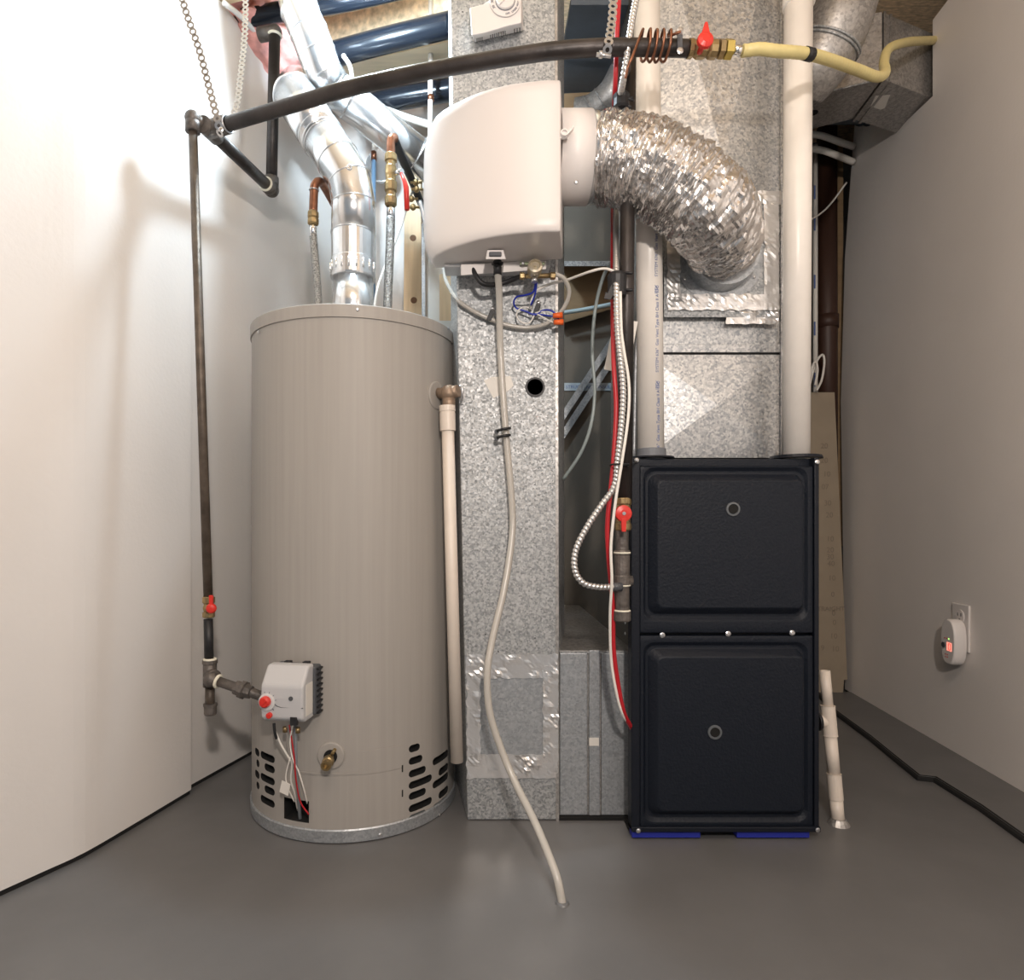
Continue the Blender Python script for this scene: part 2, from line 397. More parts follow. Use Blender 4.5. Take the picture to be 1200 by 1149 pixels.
# stud, drywall strip and block behind the heater
t = thing('wall_stud', 'knotty pine stud standing behind the heater, right of the braided hose', 'stud', W(484,560,2.35))
B().hexa([W(470,848,2.32),W(497,848,2.32),W(499,838,2.42),W(474,838,2.42),W(474,205,2.32),W(493,205,2.32),W(495,205,2.42),W(477,205,2.42)]).build('board', M['wood'], t)
for kx, ky in ((484,279),(485,352)):
    B().lathe(W(kx,ky,2.32), (0,-1,0), [(.012,0),(.011,.0008)], 14).build('knot', mat('knot',(.16,.08,.04),.7), t)
tag(B().hexa([W(500,873,2.10),W(536,873,2.10),W(536,861,2.2),W(501,861,2.2),W(500,262,2.10),W(536,262,2.10),W(536,262,2.2),W(501,262,2.2)]).build('drywall_strip', M['dwall']), 'narrow off-white drywall strip between pine stud and galvanised duct', 'drywall')
t = thing('metal_bead', 'perforated metal strip along the drywall edge behind the heater', 'metal strip', W(499,640,2.08))
B().hexa([W(496,876,2.08),W(500,876,2.08),W(500,874,2.095),W(496,874,2.095),W(494,262,2.08),W(498,262,2.08),W(498,262,2.095),W(494,262,2.095)]).build('strip', M['galvblue'], t)
tag(B().hexa([W(515,376,1.90),W(543,376,1.90),W(543,376,2.02),W(517,376,2.02),W(515,322,1.90),W(543,314,1.90),W(543,314,2.02),W(517,322,2.02)]).build('wood_block', M['wood']), 'light pine block below the humidifier, between heater top and duct', 'wood block')
tag(B().hexa([W(536,901,1.9),W(546,901,1.9),W(546,897,1.93),W(536,897,1.93),W(529,376,1.9),W(546,376,1.9),W(546,376,1.93),W(529,376,1.93)]).build('metal_flashing', M['galvblue']), 'thin bluish metal flashing in the slot right of the heater', 'flashing')

# ------------------------------------------------------------------ water heater
HC = V((-.3348,1.732,0)); HR = .269
def hat(px, py, off=0.0):
    a = math.atan((px-CX)/F); d = math.hypot(HC.x,HC.y); ac = math.atan2(HC.x,HC.y); de = a-ac
    dist = d*math.cos(de) - math.sqrt(max(0,(HR+off)**2-(d*math.sin(de))**2))
    p = V((math.sin(a)*dist, math.cos(a)*dist, 0)); p.z = H+(CY-py)*p.y/F
    n = V((p.x-HC.x, p.y-HC.y, 0)).normalized()
    return p, n
def hpt(th, z, r): return V((HC.x+r*math.cos(th), HC.y+r*math.sin(th), z))
def hth(px, off=0): p,n = hat(px,600,off); return math.atan2(n.y,n.x)
wh = thing('water_heater', 'tall beige cylindrical gas water heater standing beside the left wall', 'water heater', (HC.x,HC.y,0))
def cyl_body():
    b = B(); b.lathe((HC.x,HC.y,.028), (0,0,1), [(HR,0),(HR,1.205)], 160, True); return b
body = cyl_body().build('jacket', [M['heater'], M['blackin']], wh)
cut = B()
def slot(th0, th1, z, h, depth=.02):      # stadium shaped pocket
    thm = (th0+th1)/2; half = abs(th1-th0)/2*HR; n = V((math.cos(thm),math.sin(thm),0)); tg = V((-n.y,n.x,0))
    c = V((HC.x,HC.y,z)); r = h/2; pts = []
    for s_ in (1,-1):
        for k in range(7):
            a = (-PI/2 + PI*k/6)*s_ if s_ > 0 else (PI/2 + PI*k/6)
            pts.append((s_*(half-r) + r*math.cos(a), r*math.sin(a)))
    cut.prism([c + tg*x + V((0,0,y)) + n*(HR-depth) for x,y in pts], n*(depth+.03))
def slotpx(x0, x1, y, hpx=8.5):
    p,_ = hat((x0+x1)/2, y); slot(hth(x0), hth(x1), p.z, hpx*p.y/F)
for i,(xr,y) in enumerate(((492,877),(495,891),(499,905),(506,917),(499,931),(506,944),(499,957))): slotpx(479, xr, y)
for i in range(5): slotpx(507 if i%2==0 else 514, 525, 889+i*13.4, 8.5)
for i in range(5): slotpx(305.5 if i%2==0 else 310, 322, 888+i*13, 8.5)
for i in range(4): slotpx(299 if i%2==0 else 300.5, 304, 882+i*13, 8.5)
pa,_ = hat(332,930); pb,_ = hat(362,966)
th = (hth(333)+hth(362))/2; n = V((math.cos(th),math.sin(th),0)); tg = V((-n.y,n.x,0)); hw = (hth(362)-hth(333))*HR/2
c = V((HC.x,HC.y,0)); z0, z1 = .045, H-(934-CY)*pa.y/F
cut.prism([c+tg*-hw+n*(HR-.07)+V((0,0,z0)), c+tg*hw+n*(HR-.07)+V((0,0,z0)), c+tg*hw+n*(HR-.07)+V((0,0,z1)), c-tg*hw+n*(HR-.07)+V((0,0,z1))], n*.1)
for f in cut.bm.faces: f.material_index = 1
co = cut.build('cutter', [M['heater'],M['blackin']], wh)
md = body.modifiers.new('slots','BOOLEAN'); md.operation = 'DIFFERENCE'; md.object = co; md.solver = 'EXACT'
bpy.context.view_layer.update()
nm = bpy.data.meshes.new_from_object(body.evaluated_get(bpy.context.evaluated_depsgraph_get()))
body.modifiers.clear(); body.data = nm; bpy.data.objects.remove(co)
ln = []
for p in nm.polygons:
    rad = V((p.center.x, p.center.y, 0))
    outer = abs(p.normal.z) < .2 and rad.length > HR*.985 and p.normal.dot(rad.normalized()) > .9
    for vi in p.vertices:
        c_ = nm.vertices[vi].co
        ln.append(V((c_.x, c_.y, 0)).normalized() if outer else p.normal.copy())
nm.polygons.foreach_set('use_smooth', [True]*len(nm.polygons))
nm.normals_split_custom_set(ln)
def plate(x0, x1, y0, y1, off, m, name, thick=.0010, bevel=.0006):
    t0, t1 = hth(x0), hth(x1); pm,_ = hat((x0+x1)/2, 600); za = H+(CY-y1)*pm.y/F; zb = H+(CY-y0)*pm.y/F
    b = B(); n = max(3,int(abs(t1-t0)/.02)); r = HR+off
    rg = []
    for i in range(n+1):
        t = t0+(t1-t0)*i/n
        rg.append([hpt(t,za,r-thick*2), hpt(t,za,r+thick), hpt(t,zb,r+thick), hpt(t,zb,r-thick*2)])
    b.sweep(rg, True, False, False)
    for f in b.bm.faces:
        c_ = f.calc_center_median(); f.smooth = math.hypot(c_.x-HC.x, c_.y-HC.y) > r+thick*.2 and len(f.verts) == 4
    o = b.build(name, m, wh, 0); me = o.data; ln = []
    for p in me.polygons:
        for vi in p.vertices:
            c_ = me.vertices[vi].co
            ln.append(V((c_.x,c_.y,0)).normalized() if p.use_smooth else p.normal.copy())
    me.polygons.foreach_set('use_smooth', [True]*len(me.polygons)); me.normals_split_custom_set(ln)
    return o
plate(364, 471, 909, 972, .0005, M['heater'], 'access_panel')
plate(420, 471, 878, 905, .0003, M['heater'], 'upper_access_panel')
plate(352, 420, 906.5, 908.5, .001, M['heater'], 'seam_ridge')
for y in (901,930,965): plate(470.5, 472, y-4, y+4, .001, M['blackin'], 'hinge_slit', .0008, 0)
b = B(); b.lathe((HC.x,HC.y,0),(0,0,1),[(HR+.002,1.221),(HR+.0035,1.2215),(HR+.0035,1.250),(HR+.001,1.2525),(.06,1.262)],160,False)
for f in b.bm.faces: f.smooth = False
b.build('top_cap', M['heater'], wh)
b = B(); b.lathe((HC.x,HC.y,0),(0,0,1),[(HR-.01,.001),(HR+.003,.003),(HR+.004,.030),(HR+.002,.033),(HR-.01,.033)],160,False); b.build('base_ring', M['galvblue'], wh)
for x,y in ((303,389),(419,363),(525,385)):
    p,n = hat(x,y,.0036); screw(wh, p, n, .004)
for x,y in ((445,979),(515,955)):
    p,n = hat(x,y,.004); screw(wh, p, n, .0045)
# drain valve
p,n = hat(388,886); side = V((-n.y,n.x,0))
lab(B().lathe(p-n*.003, n, [(.032,0),(.032,.005),(.029,.007),(.015,.0075)], 32).build('escutcheon', M['heater'], wh), 'round beige escutcheon plate')
B().lathe(p-n*.002, n, [(.0155,0),(.0155,.010)], 24).build('drain_opening', M['blackin'], wh)
dv = lab(B().lathe(p, n+V((0,0,-.12)), [(.008,0),(.008,.022),(.013,.022),(.013,.032),(.010,.034),(.012,.038),(.012,.048),(.0075,.048),(.0075,.040)], 20).build('drain_valve', M['brass'], wh), 'brass drain valve')
B().cyl(p+n*.012, p+n*.02+V((.014,0,.022)), .004, 12).build('valve_stem', M['brass'], dv)
# relief valve + discharge
p,n = hat(512,464)
lab(B().lathe(p-n*.003, n, [(.036,0),(.036,.004),(.033,.006),(.012,.0065)], 32).build('escutcheon', M['heater'], wh), 'tall oval beige escutcheon beside the relief valve')
rv0 = W(513,461,1.60); rv = W(526,461,1.565)
b = B(); b.cyl(rv0, rv, .014, 16); b.ball(rv, .021, seg=16); b.cyl(rv+V((0,0,-.008)), rv+V((0,0,-.042)), .016, 16); b.cyl(rv, rv+V((.024,-.010,.004)), .015, 16)
rvo = lab(b.build('relief_valve', mat('tarnished_brass',(.30,.22,.16),.5,.5,bump=.5,bscale=80), wh), 'tarnished brass relief valve')
B().tube([rv+V((.026,-.014,.016)), rv+V((.034,-.014,.010)), rv+V((.032,-.014,-.022))], .003, 6).build('lever', M['steel'], rvo)
t = thing('discharge_pipe', 'cream plastic discharge pipe hanging down the right side of the heater', 'pipe', W(537,893,1.55))
top = W(524.5,490,1.562); bot = W(535.5,893,1.562)
B().lathe(top, bot-top, [(.0155,0),(.0155,(bot-top).length),(.012,(bot-top).length),(.012,(bot-top).length-.04)], 24, True).build('pipe', M['pvcb'], t)
ax = (bot-top).normalized()
B().lathe(top-ax*.030, ax, [(.020,0),(.020,.014),(.0185,.014),(.0195,.02),(.0195,.062),(.016,.063)], 24).build('coupling', M['pvcb'], t)
# gas control valve
p,n = hat(336,815)
gc = V((0,0,0)); fz = W(332,815,1.415); yaw = Matrix.Rotation(math.radians(-12),3,'Z') @ Matrix.Identity(3)
yaw = rotz(math.radians(24))
AV = math.radians(-9)
R_ = rotz(AV); gx, gy = R_@V((1,0,0)), R_@V((0,1,0)); fo = W(305.5,815,1.400)
def G(x,y,z): return fo + gx*x + gy*y + V((0,0,z))
gv = lab(B().obox(G(.052,.075,.0), (.108,.050,.110), R_).build('gas_control_valve', M['greyd'], wh, .004), 'grey gas control valve with red dial')
prof = [(.0,-.050),(-.002,-.005),(-.001,.022),(.030,.062),(.058,.062),(.058,-.060),(.012,-.060)]
b = B(); b.prism([G(.0,y,z) for y,z in prof], gx*.100); b.build('cover', mat('valve_cover',(.50,.50,.51),.4,bump=.05), gv, .006, 3)
for k in range(9): B().obox(G(.106,.078,-.052+.0125*k), (.010,.040,.004), R_).build('fin', M['black'], gv)
for k in (.035,.080): B().obox(G(k,.062,.060),(.014,.014,.008),R_).build('clip', M['black'], gv)
lab(B().obox(G(.1004,.030,-.012),(.001,.034,.070),R_).build('label_plate', M['paper'], gv), 'blank white label')
B().lathe(G(.016,-.0015,-.014), -gy, [(.019,0),(.019,.003),(.016,.004)], 28).build('dial_base', mat('dial_base',(.6,.6,.6),.4), gv)
lab(B().lathe(G(.015,-.004,-.012), -gy, [(.0125,0),(.012,.010),(.009,.013)], 24).build('temperature_dial', M['red'], gv), 'red temperature dial')
B().obox(G(.015,-.0175,-.012),(.003,.003,.018),R_@Matrix.Rotation(.9,3,'Y')).build('dial_pointer', M['red'], gv)
lab(B().lathe(G(.022,.002,-.043), -gy, [(.0065,0),(.0065,.009),(.004,.010)], 18).build('igniter_button', M['red'], gv), 'small red igniter button')
B().lathe(G(.072,-.0015,-.004), -gy, [(.005,0),(.005,.002)], 14).build('pressure_port', M['greyd'], gv)
B().tube([G(.030,-.001,-.014),G(.038,-.0005,-.022),G(.05,.000,-.025),G(.099,.0005,-.025)], .0014, 6).build('cover_seam', M['greyd'], gv)
B().obox(G(.078,.002,-.054),(.015,.010,.018),R_).build('wire_socket', M['black'], gv)
for k in range(10):
    a = -2.4+4.8*k/9
    B().obox(G(.016+.0215*math.sin(a),-.0020,-.014+.0215*math.cos(a)),(.0010,.001,.004),R_@Matrix.Rotation(a,3,'Y')).build('tick', M['inkg'], gv)
def hw_(L, r, m, name, lb=None, off=.012, n=6):
    pts = []
    for x,y,o in L: q,_n = hat(x,y,o); pts.append(q)
    ob = B().tube(spline(pts,n), r, 8).build(name, m, wh)
    return lab(ob, lb) if lb else ob
hw_([(321,848,.06),(322,858,.06),(324,866,.055)], .0035, M['black'], 'igniter_lead', 'black igniter lead end')
hw_([(323,858,.055),(329,872,.05),(337,886,.04),(342,895,.03),(341,915,.02),(345,930,.01),(349,950,-.02)], .0022, M['whitew'], 'wire', 'white wire looping down to the burner door')
hw_([(343,850,.05),(340,870,.045),(343,890,.04),(350,905,.03),(356,925,.02),(360,942,.0)], .0018, M['whitew'], 'wire', 'white wire on the right')
hw_([(339,850,.05),(342,868,.045),(345,890,.04),(347,915,.03),(352,940,.015),(362,955,.008)], .0018, M['redwire'], 'wire', 'red wire')
hw_([(336,852,.05),(338,880,.04),(348,900,.03)], .0016, mat('grey_wire',(.3,.28,.26),.5), 'wire', 'thin grey wire')
hw_([(346,852,.04),(347,900,.03),(350,935,.01),(352,965,-.02)], .0042, mat('aluminium_tube',(.35,.38,.41),.4,.6), 'gas_tube', 'grey aluminium burner tube')
hw_([(340,888,.042),(335,910,.035),(338,925,.03),(345,940,.01)], .0016, M['whitew'], 'wire', 'white wire behind the tag')
p,n = hat(334,924,.035); tg = V((-n.y,n.x,0))
lab(B().obox(p,(.024,.0012,.028), frame_to(n)@Matrix.Rotation(.25,3,'Y')).build('tag', M['paper'], wh), 'small blank white tag')
for (x,y) in ((334,852),(349,853)):
    p,n = hat(x,y,.05); B().cyl(p,p+V((0,0,-.012)),.006,6).build('nut', M['brass'], wh)

# ------------------------------------------------------------------ flue vents
def vent(t, pts, r, m, gores=(), seg=32):
    B().tube(pts, r, seg, sm=True).build('pipe', m, t)
def seam(t, c, ax, r, w=.003, m=None): B().ring(c, ax, r, w, 36, 8).build('seam_ring', m or M['shiny'], t)
vt = thing('flue_vent', 'bright round metal flue vent rising from the water heater to the left wall', 'vent pipe', W(414,355,1.732))
c0 = W(414,360,1.732); X0 = c0.x
zz = lambda y: H+(CY-y)*1.732/F
B().cyl((X0,1.732,1.25),(X0,1.732,zz(322)),.0545,40).build('inner_pipe', M['shiny'], vt)
B().lathe((X0,1.732,zz(328)),(0,0,1),[(.0605,0),(.062,.004),(.061,.05),(.0595,.052),(.0595,zz(262)-zz(328)),(.057,zz(262)-zz(328))],40).build('draft_collar', M['shiny'], vt)
for k in range(-4,5):
    a = -PI/2+k*.32
    B().cyl((X0+.062*math.cos(a),1.732+.062*math.sin(a),zz(322)),(X0+.062*math.cos(a),1.732+.062*math.sin(a),zz(311)),.0028,8).build('dimple', M['shiny'], vt)
gp = [W(414,275,1.732),W(414.5,240,1.732),W(410,212,1.735),W(396,188,1.74),W(380,165,1.76)]
ve = W(345,112,1.83)
B().tube([gp[0]]+spline(gp[1:],1), .0600, 40, sm=True).build('elbow', M['shiny'], vt)
for i in range(5):
    dn = (gp[min(i+1,4)]-gp[max(i-1,0)]).normalized(); seam(vt, gp[i], dn, .0602, .0016)
B().tube([gp[-1], ve], .0615, 40).build('straight_section', M['shiny'], vt)
dn = (ve-gp[-1]).normalized()
for tt in (.02,.14): seam(vt, gp[-1].lerp(ve,tt), dn, .0617, .0016)
cc = W(352,104,2.02)
seam(vt, ve, dn, .062, .0024)
B().tube(spline([gp[-1].lerp(ve,.98), ve+dn*.012+V((0,.02,0)), cc, cc+V((.02,.12,-.01))],4), .0605, 32).build('end_elbow', M['shiny'], vt)
B().ring(W(409,196,1.675), (0,-1,0), .006, .002, 16, 6).build('damper_rivet', M['steel'], vt)

v2 = thing('vent_duct', 'bright round metal duct coming down from the joists and passing behind the humidifier', 'duct', W(400,110,1.8))
P2 = [(342,-30,1.80),(352,15,1.80),(362,38,1.80),(371,62,1.81),(379,85,1.83),(392,104,1.86)]
P2 = [W(*q) for q in P2]
B().tube(P2, .0545, 36).build('elbow', M['shiny'], v2)
for i in range(1,5):
    dn = (P2[i+1]-P2[i-1]).normalized(); seam(v2, P2[i], dn, .0548, .0016)
q0, q1 = P2[-1], W(520,207,2.05)
B().tube([q0, q1], .0535, 36).build('straight_section', M['shiny'], v2)
seam(v2, q0, (q1-q0)+(P2[-1]-P2[-2]), .0548, .002)
seam(v2, q0.lerp(q1,.12), q1-q0, .0540, .002)
seam(v2, W(489,181,2.0), q1-q0, .0545, .0024)
B().tube(pxs([(402,65,1.76),(410,78,1.76),(413,96,1.77)],5), .006, 6).build('strap', M['white'], v2)
t = thing('round_takeoff', 'short round metal duct stub on the back wall behind the brass valves', 'duct', W(447,215,2.45))
B().cyl(W(447,195,2.48), W(447,195,2.38), .058, 28).build('collar', M['shiny'], t); seam(t, W(447,195,2.39),(0,1,0),.058,.003)

# PEX and thin lines by the heater
t = thing('water_line', 'white water pipe dropping behind the slanted duct to a blue-grey lower pipe', 'pipe', W(438,350,2.3))
B().cyl(W(446,35,2.3), W(438,182,2.3), .008, 12).build('pipe', M['whitew'], t)
lab(B().cyl(W(438,182,2.3), W(437,520,2.3), .008, 12).build('lower_pipe', M['pexblue'], t),'blue-grey lower pipe'); B().cyl(W(438,178,2.3), W(438,188,2.3), .010, 12).build('coupling', M['copper'], t)
t = thing('water_line', 'white plastic water pipe hanging left of the humidifier top', 'pipe', W(505,200,2.1))
B().cyl(W(505,-18,2.1), W(504,200,2.1), .0085, 12).build('pipe', M['whitew'], t); B().cyl(W(505,112,2.1), W(505,118,2.1), .0105, 12).build('crimp_ring', M['copper'], t)
pipe_thing('cable','thin white cable dropping diagonally behind the right braided hose','cable',[(498,190,2.1),(482,228,2.1),(468,270,2.05),(452,310,2.0),(441,345,1.95),(436,395,1.95)],.0042,M['whitew'])
pipe_thing('water_line','short white pipe crossing behind the slanted duct toward the humidifier','pipe',[(418,118,2.02),(455,130,2.2),(480,139,2.2),(515,150,2.15)],.012,M['whitew'])

# water hoses
def hose(lb, cx, ytop, xt, parts, grp='braided water hoses'):
    return thing('water_hose', lb, 'hose', W(cx,357,1.75), grp)
t = hose('braided steel water hose with copper elbow, left of the flue vent', 373, 262, 367, None)
B().tube(pxs([(374,372,1.74),(372,335,1.74),(369,300,1.74),(367,275,1.74)]), .0105, 14).build('braided_hose', M['braid'], t)
B().cyl(W(367,278,1.74), W(367,262,1.74), .0105, 16, .010).build('ferrule', M['chrome'], t)
b = B(); b.lathe(W(367,264,1.74), (0,0,1), [(.011,0),(.0155,.004),(.0155,.016),(.012,.018),(.0155,.022),(.0155,.034),(.011,.040)], 8); b.build('brass_nut', M['brass'], t)
B().tube(pxs([(367,250,1.74),(368,225,1.74),(369,217,1.74),(374,213,1.75),(380,219,1.79),(398,252,1.98)],6), .0115, 14).build('copper_pipe', M['copper'], t)
B().ring(W(368,223,1.74),(0,0,1),.012,.002).build('solder_joint', M['steel'], t)
t = hose('braided steel water hose under the brass shutoff valve, right of the flue vent', 457, 255, 458, None)
B().tube(pxs([(454,372,1.76),(455,335,1.76),(457,290,1.76),(458,255,1.76)]), .0125, 14).build('braided_hose', M['braid'], t)
B().cyl(W(458,258,1.76), W(458,240,1.76), .0125, 16, .011).build('ferrule', M['chrome'], t)
b = B(); z = lambda y: (CY-y)*1.76/F+H-W(458,242,1.76).z
pr = []
for y,r in ((242,.013),(240,.017),(232,.017),(230,.014),(226,.014),(224,.0175),(214,.0175),(212,.014),(207,.0145),(205,.016),(196,.016),(194,.0135),(190,.0135),(189,.0175),(182,.0175),(180,.013)): pr.append((r, z(y)))
b.lathe(W(458,242,1.76),(0,0,1),pr,12)
bv = lab(b.build('shutoff_valve', M['brass'], t),'brass ball shutoff valve')
B().tube(pxs([(458,183,1.76),(458,168,1.76),(459,163,1.76),(463,162,1.77)],5), .0125, 14).build('copper_pipe', M['copper'], t)
B().cyl(W(463,203,1.74), W(471,201,1.72), .008, 8).build('stem_nut', M['chrome'], bv)
lab(B().tube([W(470,203,1.72),W(474,212,1.715),W(476,220,1.715),W(477,246,1.715)], [.004,.006,.0075,.007], 8).build('lever_handle', M['red'], bv),'red lever handle')
pipe_thing('insulated_pipe','black pipe slanting back from the elbow above the brass shutoff valve','pipe',[(462,164,1.77),(470,183,1.86),(484,215,2.02),(493,238,2.12)],.0125,M['black'])
t = thing('pipe_clamp', 'brass pipe clamps in the corner just left of the humidifier side', 'clamp', W(488,240,1.95))
for x,y in ((487,214),(488,222),(482,233),(484,243)):
    B().ball(W(x,y,1.98), .010, seg=10).build('nut', M['brass'], t); B().cyl(W(x-6,y,1.98), W(x+8,y,1.98), .004, 8).build('stem', M['brass'], t)
B().tube(pxs([(492,236,1.98),(496,250,1.98),(500,270,1.98)],4), .008, 8).build('outlet_tube', M['steel'], t)

# ------------------------------------------------------------------ gas piping
GZ = 1.737
main_pts = [ZP(x,y,GZ) for x,y in ((262,147),(300,135.5),(350,121),(400,106),(450,94),(500,83.5),(560,73),(600,66.5),(650,59.5),(700,56),(740,55.5),(790,56.5),(806,57))]
gm = thing('gas_pipe', 'black iron gas pipe sweeping across the whole top, from left wall tee to red valve', 'pipe', main_pts[6])
B().tube(spline(main_pts,5), .0168, 18).build('main_run', M['blackpipe'], gm)
tee = ZP(245,152,GZ)
mp = main_pts[0]
d1 = (main_pts[1]-mp).normalized()
B().cyl(tee, mp+d1*.012, .022, 18).build('tee', M['fit'], gm)
b2 = W(318,222,1.93)
d2 = (b2-tee).normalized()
B().cyl(tee-d2*.028, tee+d2*.036, .0205, 18).build('tee', M['fit'], gm)
B().cyl(tee+d2*.03, b2-d2*.012, .0165, 18).build('branch_pipe', M['blackpipe'], gm)
b = B(); b.ball(b2, .0235, seg=16); b.cyl(b2, b2-d2*.036, .022, 16); b.cyl(b2, b2+V((0,0,.036)), .022, 16); b.build('elbow', M['fit'], gm)
B().ring(b2-d2*.037, d2, .018, .004).build('thread_tape', M['dope'], gm)
B().cyl(b2, W(322,40,1.93), .0168, 18).build('riser', M['blackpipe'], gm)
tp = W(322,38,1.93)
B().ring(tp+V((0,0,-.01)),(0,0,1),.018,.004).build('thread_tape', M['dope'], gm)
b = B(); b.ball(tp, .022, seg=16); b.cyl(tp, tp+V((-.05,.01,.0)), .0205, 16); b.build('elbow', M['fit'], gm)
# left end elbow + drop
el = W(226,142,1.56); el.z = tee.z+.006
b = B(); b.ball(el, .0195, seg=16); b.cyl(el, el+V((0,0,-.034)), .0175, 16); b.cyl(el, el+(tee-el).normalized()*.03, .017, 16); b.build('elbow', M['fit'], gm)
B().cyl(el, tee, .012, 14).build('nipple', M['blackpipe'], gm)
B().ring(el+(tee-el).normalized()*.031, tee-el, .014, .004).build('thread_tape', M['dope'], gm)
gd = thing('gas_drop_pipe', 'thin rusty iron gas pipe dropping along the left wall to the heater valve', 'pipe', W(244,835,1.5))
lo = W(244,702,1.50)
B().cyl(el+V((0,0,-.03)), lo, .0105, 14).build('pipe', M['rustpipe'], gd)
b = B(); b.lathe(W(244.5,724,1.5),(0,0,1),[(.012,0),(.0145,.002),(.0145,.012),(.011,.014),(.0135,.022),(.011,.032),(.0145,.036),(.0145,.048),(.012,.050)],10)
vv = lab(b.build('ball_valve', M['brass'], gd),'small brass ball valve')
vc = W(248,713,1.485)
b = B(); b.lathe(vc, V((.25,-1,0)), [(.0115,0),(.012,.008),(.009,.012),(.004,.013)], 20); b.obox(vc+V((.0015,-.006,.018)),(.009,.006,.026)); lab(b.build('handle', M['red'], vv, .001),'red handle')
B().cyl(W(244,726,1.5), W(245,776,1.5), .0105, 14).build('nipple', M['black'], gd)
tq = W(246,790,1.5)
b = B(); b.cyl(tq+V((0,0,.030)), tq+V((0,0,-.030)), .0155, 16); b.lathe(tq+V((0,0,.028)),(0,0,1),[(.0175,-.003),(.0175,.005)],16); b.cyl(tq, tq+V((.02,-.02,-.002)), .0155, 16); b.build('tee', M['fit'], gd)
b = B(); b.ball(tq+V((.012,-.022,-.008)), .018, seg=14); b.build('street_elbow', M['fit'], gd)
B().ring(tq+V((0,0,.034)),(0,0,1),.012,.0035).build('thread_tape', M['dope'], gd)
s0 = tq+V((.016,-.022,-.008)); s1 = W(306,816,1.455)
dd = (s1-s0).normalized()
B().cyl(s0, s1+dd*.02, .0112, 14).build('nipple', M['fit'], gd)
B().ring(s0+dd*.014, dd, .013, .0038).build('thread_tape', M['dope'], gd)
B().lathe(s0.lerp(s1,.48), dd, [(.0165,0),(.0175,.004),(.0175,.012),(.021,.014),(.0215,.024),(.0175,.027),(.015,.040),(.012,.042)], 8).build('union', M['fit'], gd)
B().cyl(tq+V((0,0,-.028)), W(246,832,1.5), .0108, 14).build('drip_leg', M['rustpipe'], gd)
B().lathe(W(246.5,838,1.5),(0,0,1),[(.013,0),(.0145,.004),(.0145,.020),(.0160,.021),(.0160,.027),(.012,.028)],16).build('end_cap', M['fit'], gd)
# furnace end of the main: nipple, valve, unions
q = [ZP(x,y,GZ) for x,y in ((790,56.5),(808,57),(842,57.5),(849,58),(862,59))]
ax = (q[4]-q[0]).normalized()
B().lathe(q[1]-ax*.004, ax, [(.014,0),(.0185,.001),(.0185,.010),(.0145,.012),(.019,.020),(.019,.034),(.0145,.042),(.0185,.046),(.0185,.060),(.014,.061)],10).build('ball_valve', M['brass'], gm)
hv = ZP(825,50,GZ)+V((0,-.024,.003)); hv = W(825.5,49,1.285)
b = B(); b.lathe(hv, (0,-1,0), [(.0165,0),(.016,.008),(.008,.012),(.003,.012)], 20); b.prism([hv+V((-.0095,-.002,.008)),hv+V((.0095,-.002,.008)),hv+V((.004,-.002,.035)),hv+V((-.001,-.002,.035))], (0,-.006,0)); b.cyl(hv+V((0,.03,0)),hv,.006,8)
lab(b.build('valve_handle', M['red'], gm, .001),'red lever valve handle')
B().lathe(q[2]-ax*.002, ax, [(.012,0),(.019,.002),(.019,.012),(.013,.013)],6).build('union_nut', M['brass'], gm)
B().lathe(q[2]+ax*.012, ax, [(.014,0),(.0195,.001),(.0195,.016),(.013,.017)],6).build('flare_nut', mat('yellow_brass',(.55,.42,.12),.35,.8), gm)
# yellow corrugated gas hose
yl = [ZP(855,58.5,GZ), ZP(872,59.5,GZ), ZP(890,57.5,GZ), ZP(912,60,GZ), W(945,63,1.36), W(975,71,1.42), W(1005,82,1.5), W(1027,90,1.56), W(1037,86,1.63), W(1036,72,1.72), W(1042,57,1.80), W(1060,50,1.90), W(1080,48,2.02), W(1102,47,2.16)]
yh = thing('gas_hose', 'yellow corrugated gas hose bending from the brass fittings into the right wall opening', 'hose', yl[5])
B().tube(resample(spline(yl,8)[7:],.004), .0122, 14, fn=lambda i,a,r: r*(1+.025*math.sin(i*1.9))).build('jacket', M['yellow'], yh)
B().cyl(yl[0]+V((.005,0,0)), yl[1]+V((-.0,0,0)), .0095, 12).build('steel_collar', M['chrome'], yh)
B().cyl(W(943.5,62.5,1.357), W(951,64.5,1.367), .0135, 14).build('tape_band', M['black'], yh)
# hanger straps
def strap(lb, L, w=.011, n=10):
    pts = pxs(L, n); pts = resample(pts, .0165); t = thing('hanger_strap', lb, 'strap', pts[-1], 'perforated metal hanger straps')
    b = B()
    for i in range(len(pts)-1):
        a, c = pts[i], pts[i+1]; d = (c-a).normalized(); s = d.cross(V((0,1,0))).normalized(); nn = s.cross(d)
        m_ = (a+c)/2
        # a ring plate with a hole: octagonal annulus joined by a short neck
        o_, i_ = [], []
        for k in range(10):
            an = 2*PI*k/10; v = d*math.cos(an)+s*math.sin(an)
            o_.append(b.bm.verts.new(m_+v*w*.88)); i_.append(b.bm.verts.new(m_+v*w*.40))
        for k in range(10): b._f([o_[k], o_[(k+1)%10], i_[(k+1)%10], i_[k]])
        b.obox(c, (w*.9,.0012,.006), Matrix((s,nn,d)).transposed())
    o = b.build('band', M['steel'], t); sd = o.modifiers.new('thick','SOLIDIFY'); sd.thickness = .0012
    return t
st = strap('perforated hanger strap slanting up from the tee along the left wall', [(258,160,1.52),(256,145,1.50),(247,110,1.50),(234,60,1.50),(220,20,1.50),(208,-20,1.50)])
strap('perforated hanger strap rising from the gas pipe to the corner joist', [(272,140,1.56),(278,120,1.58),(283,80,1.62),(287,40,1.66),(288,-20,1.70)], .010)
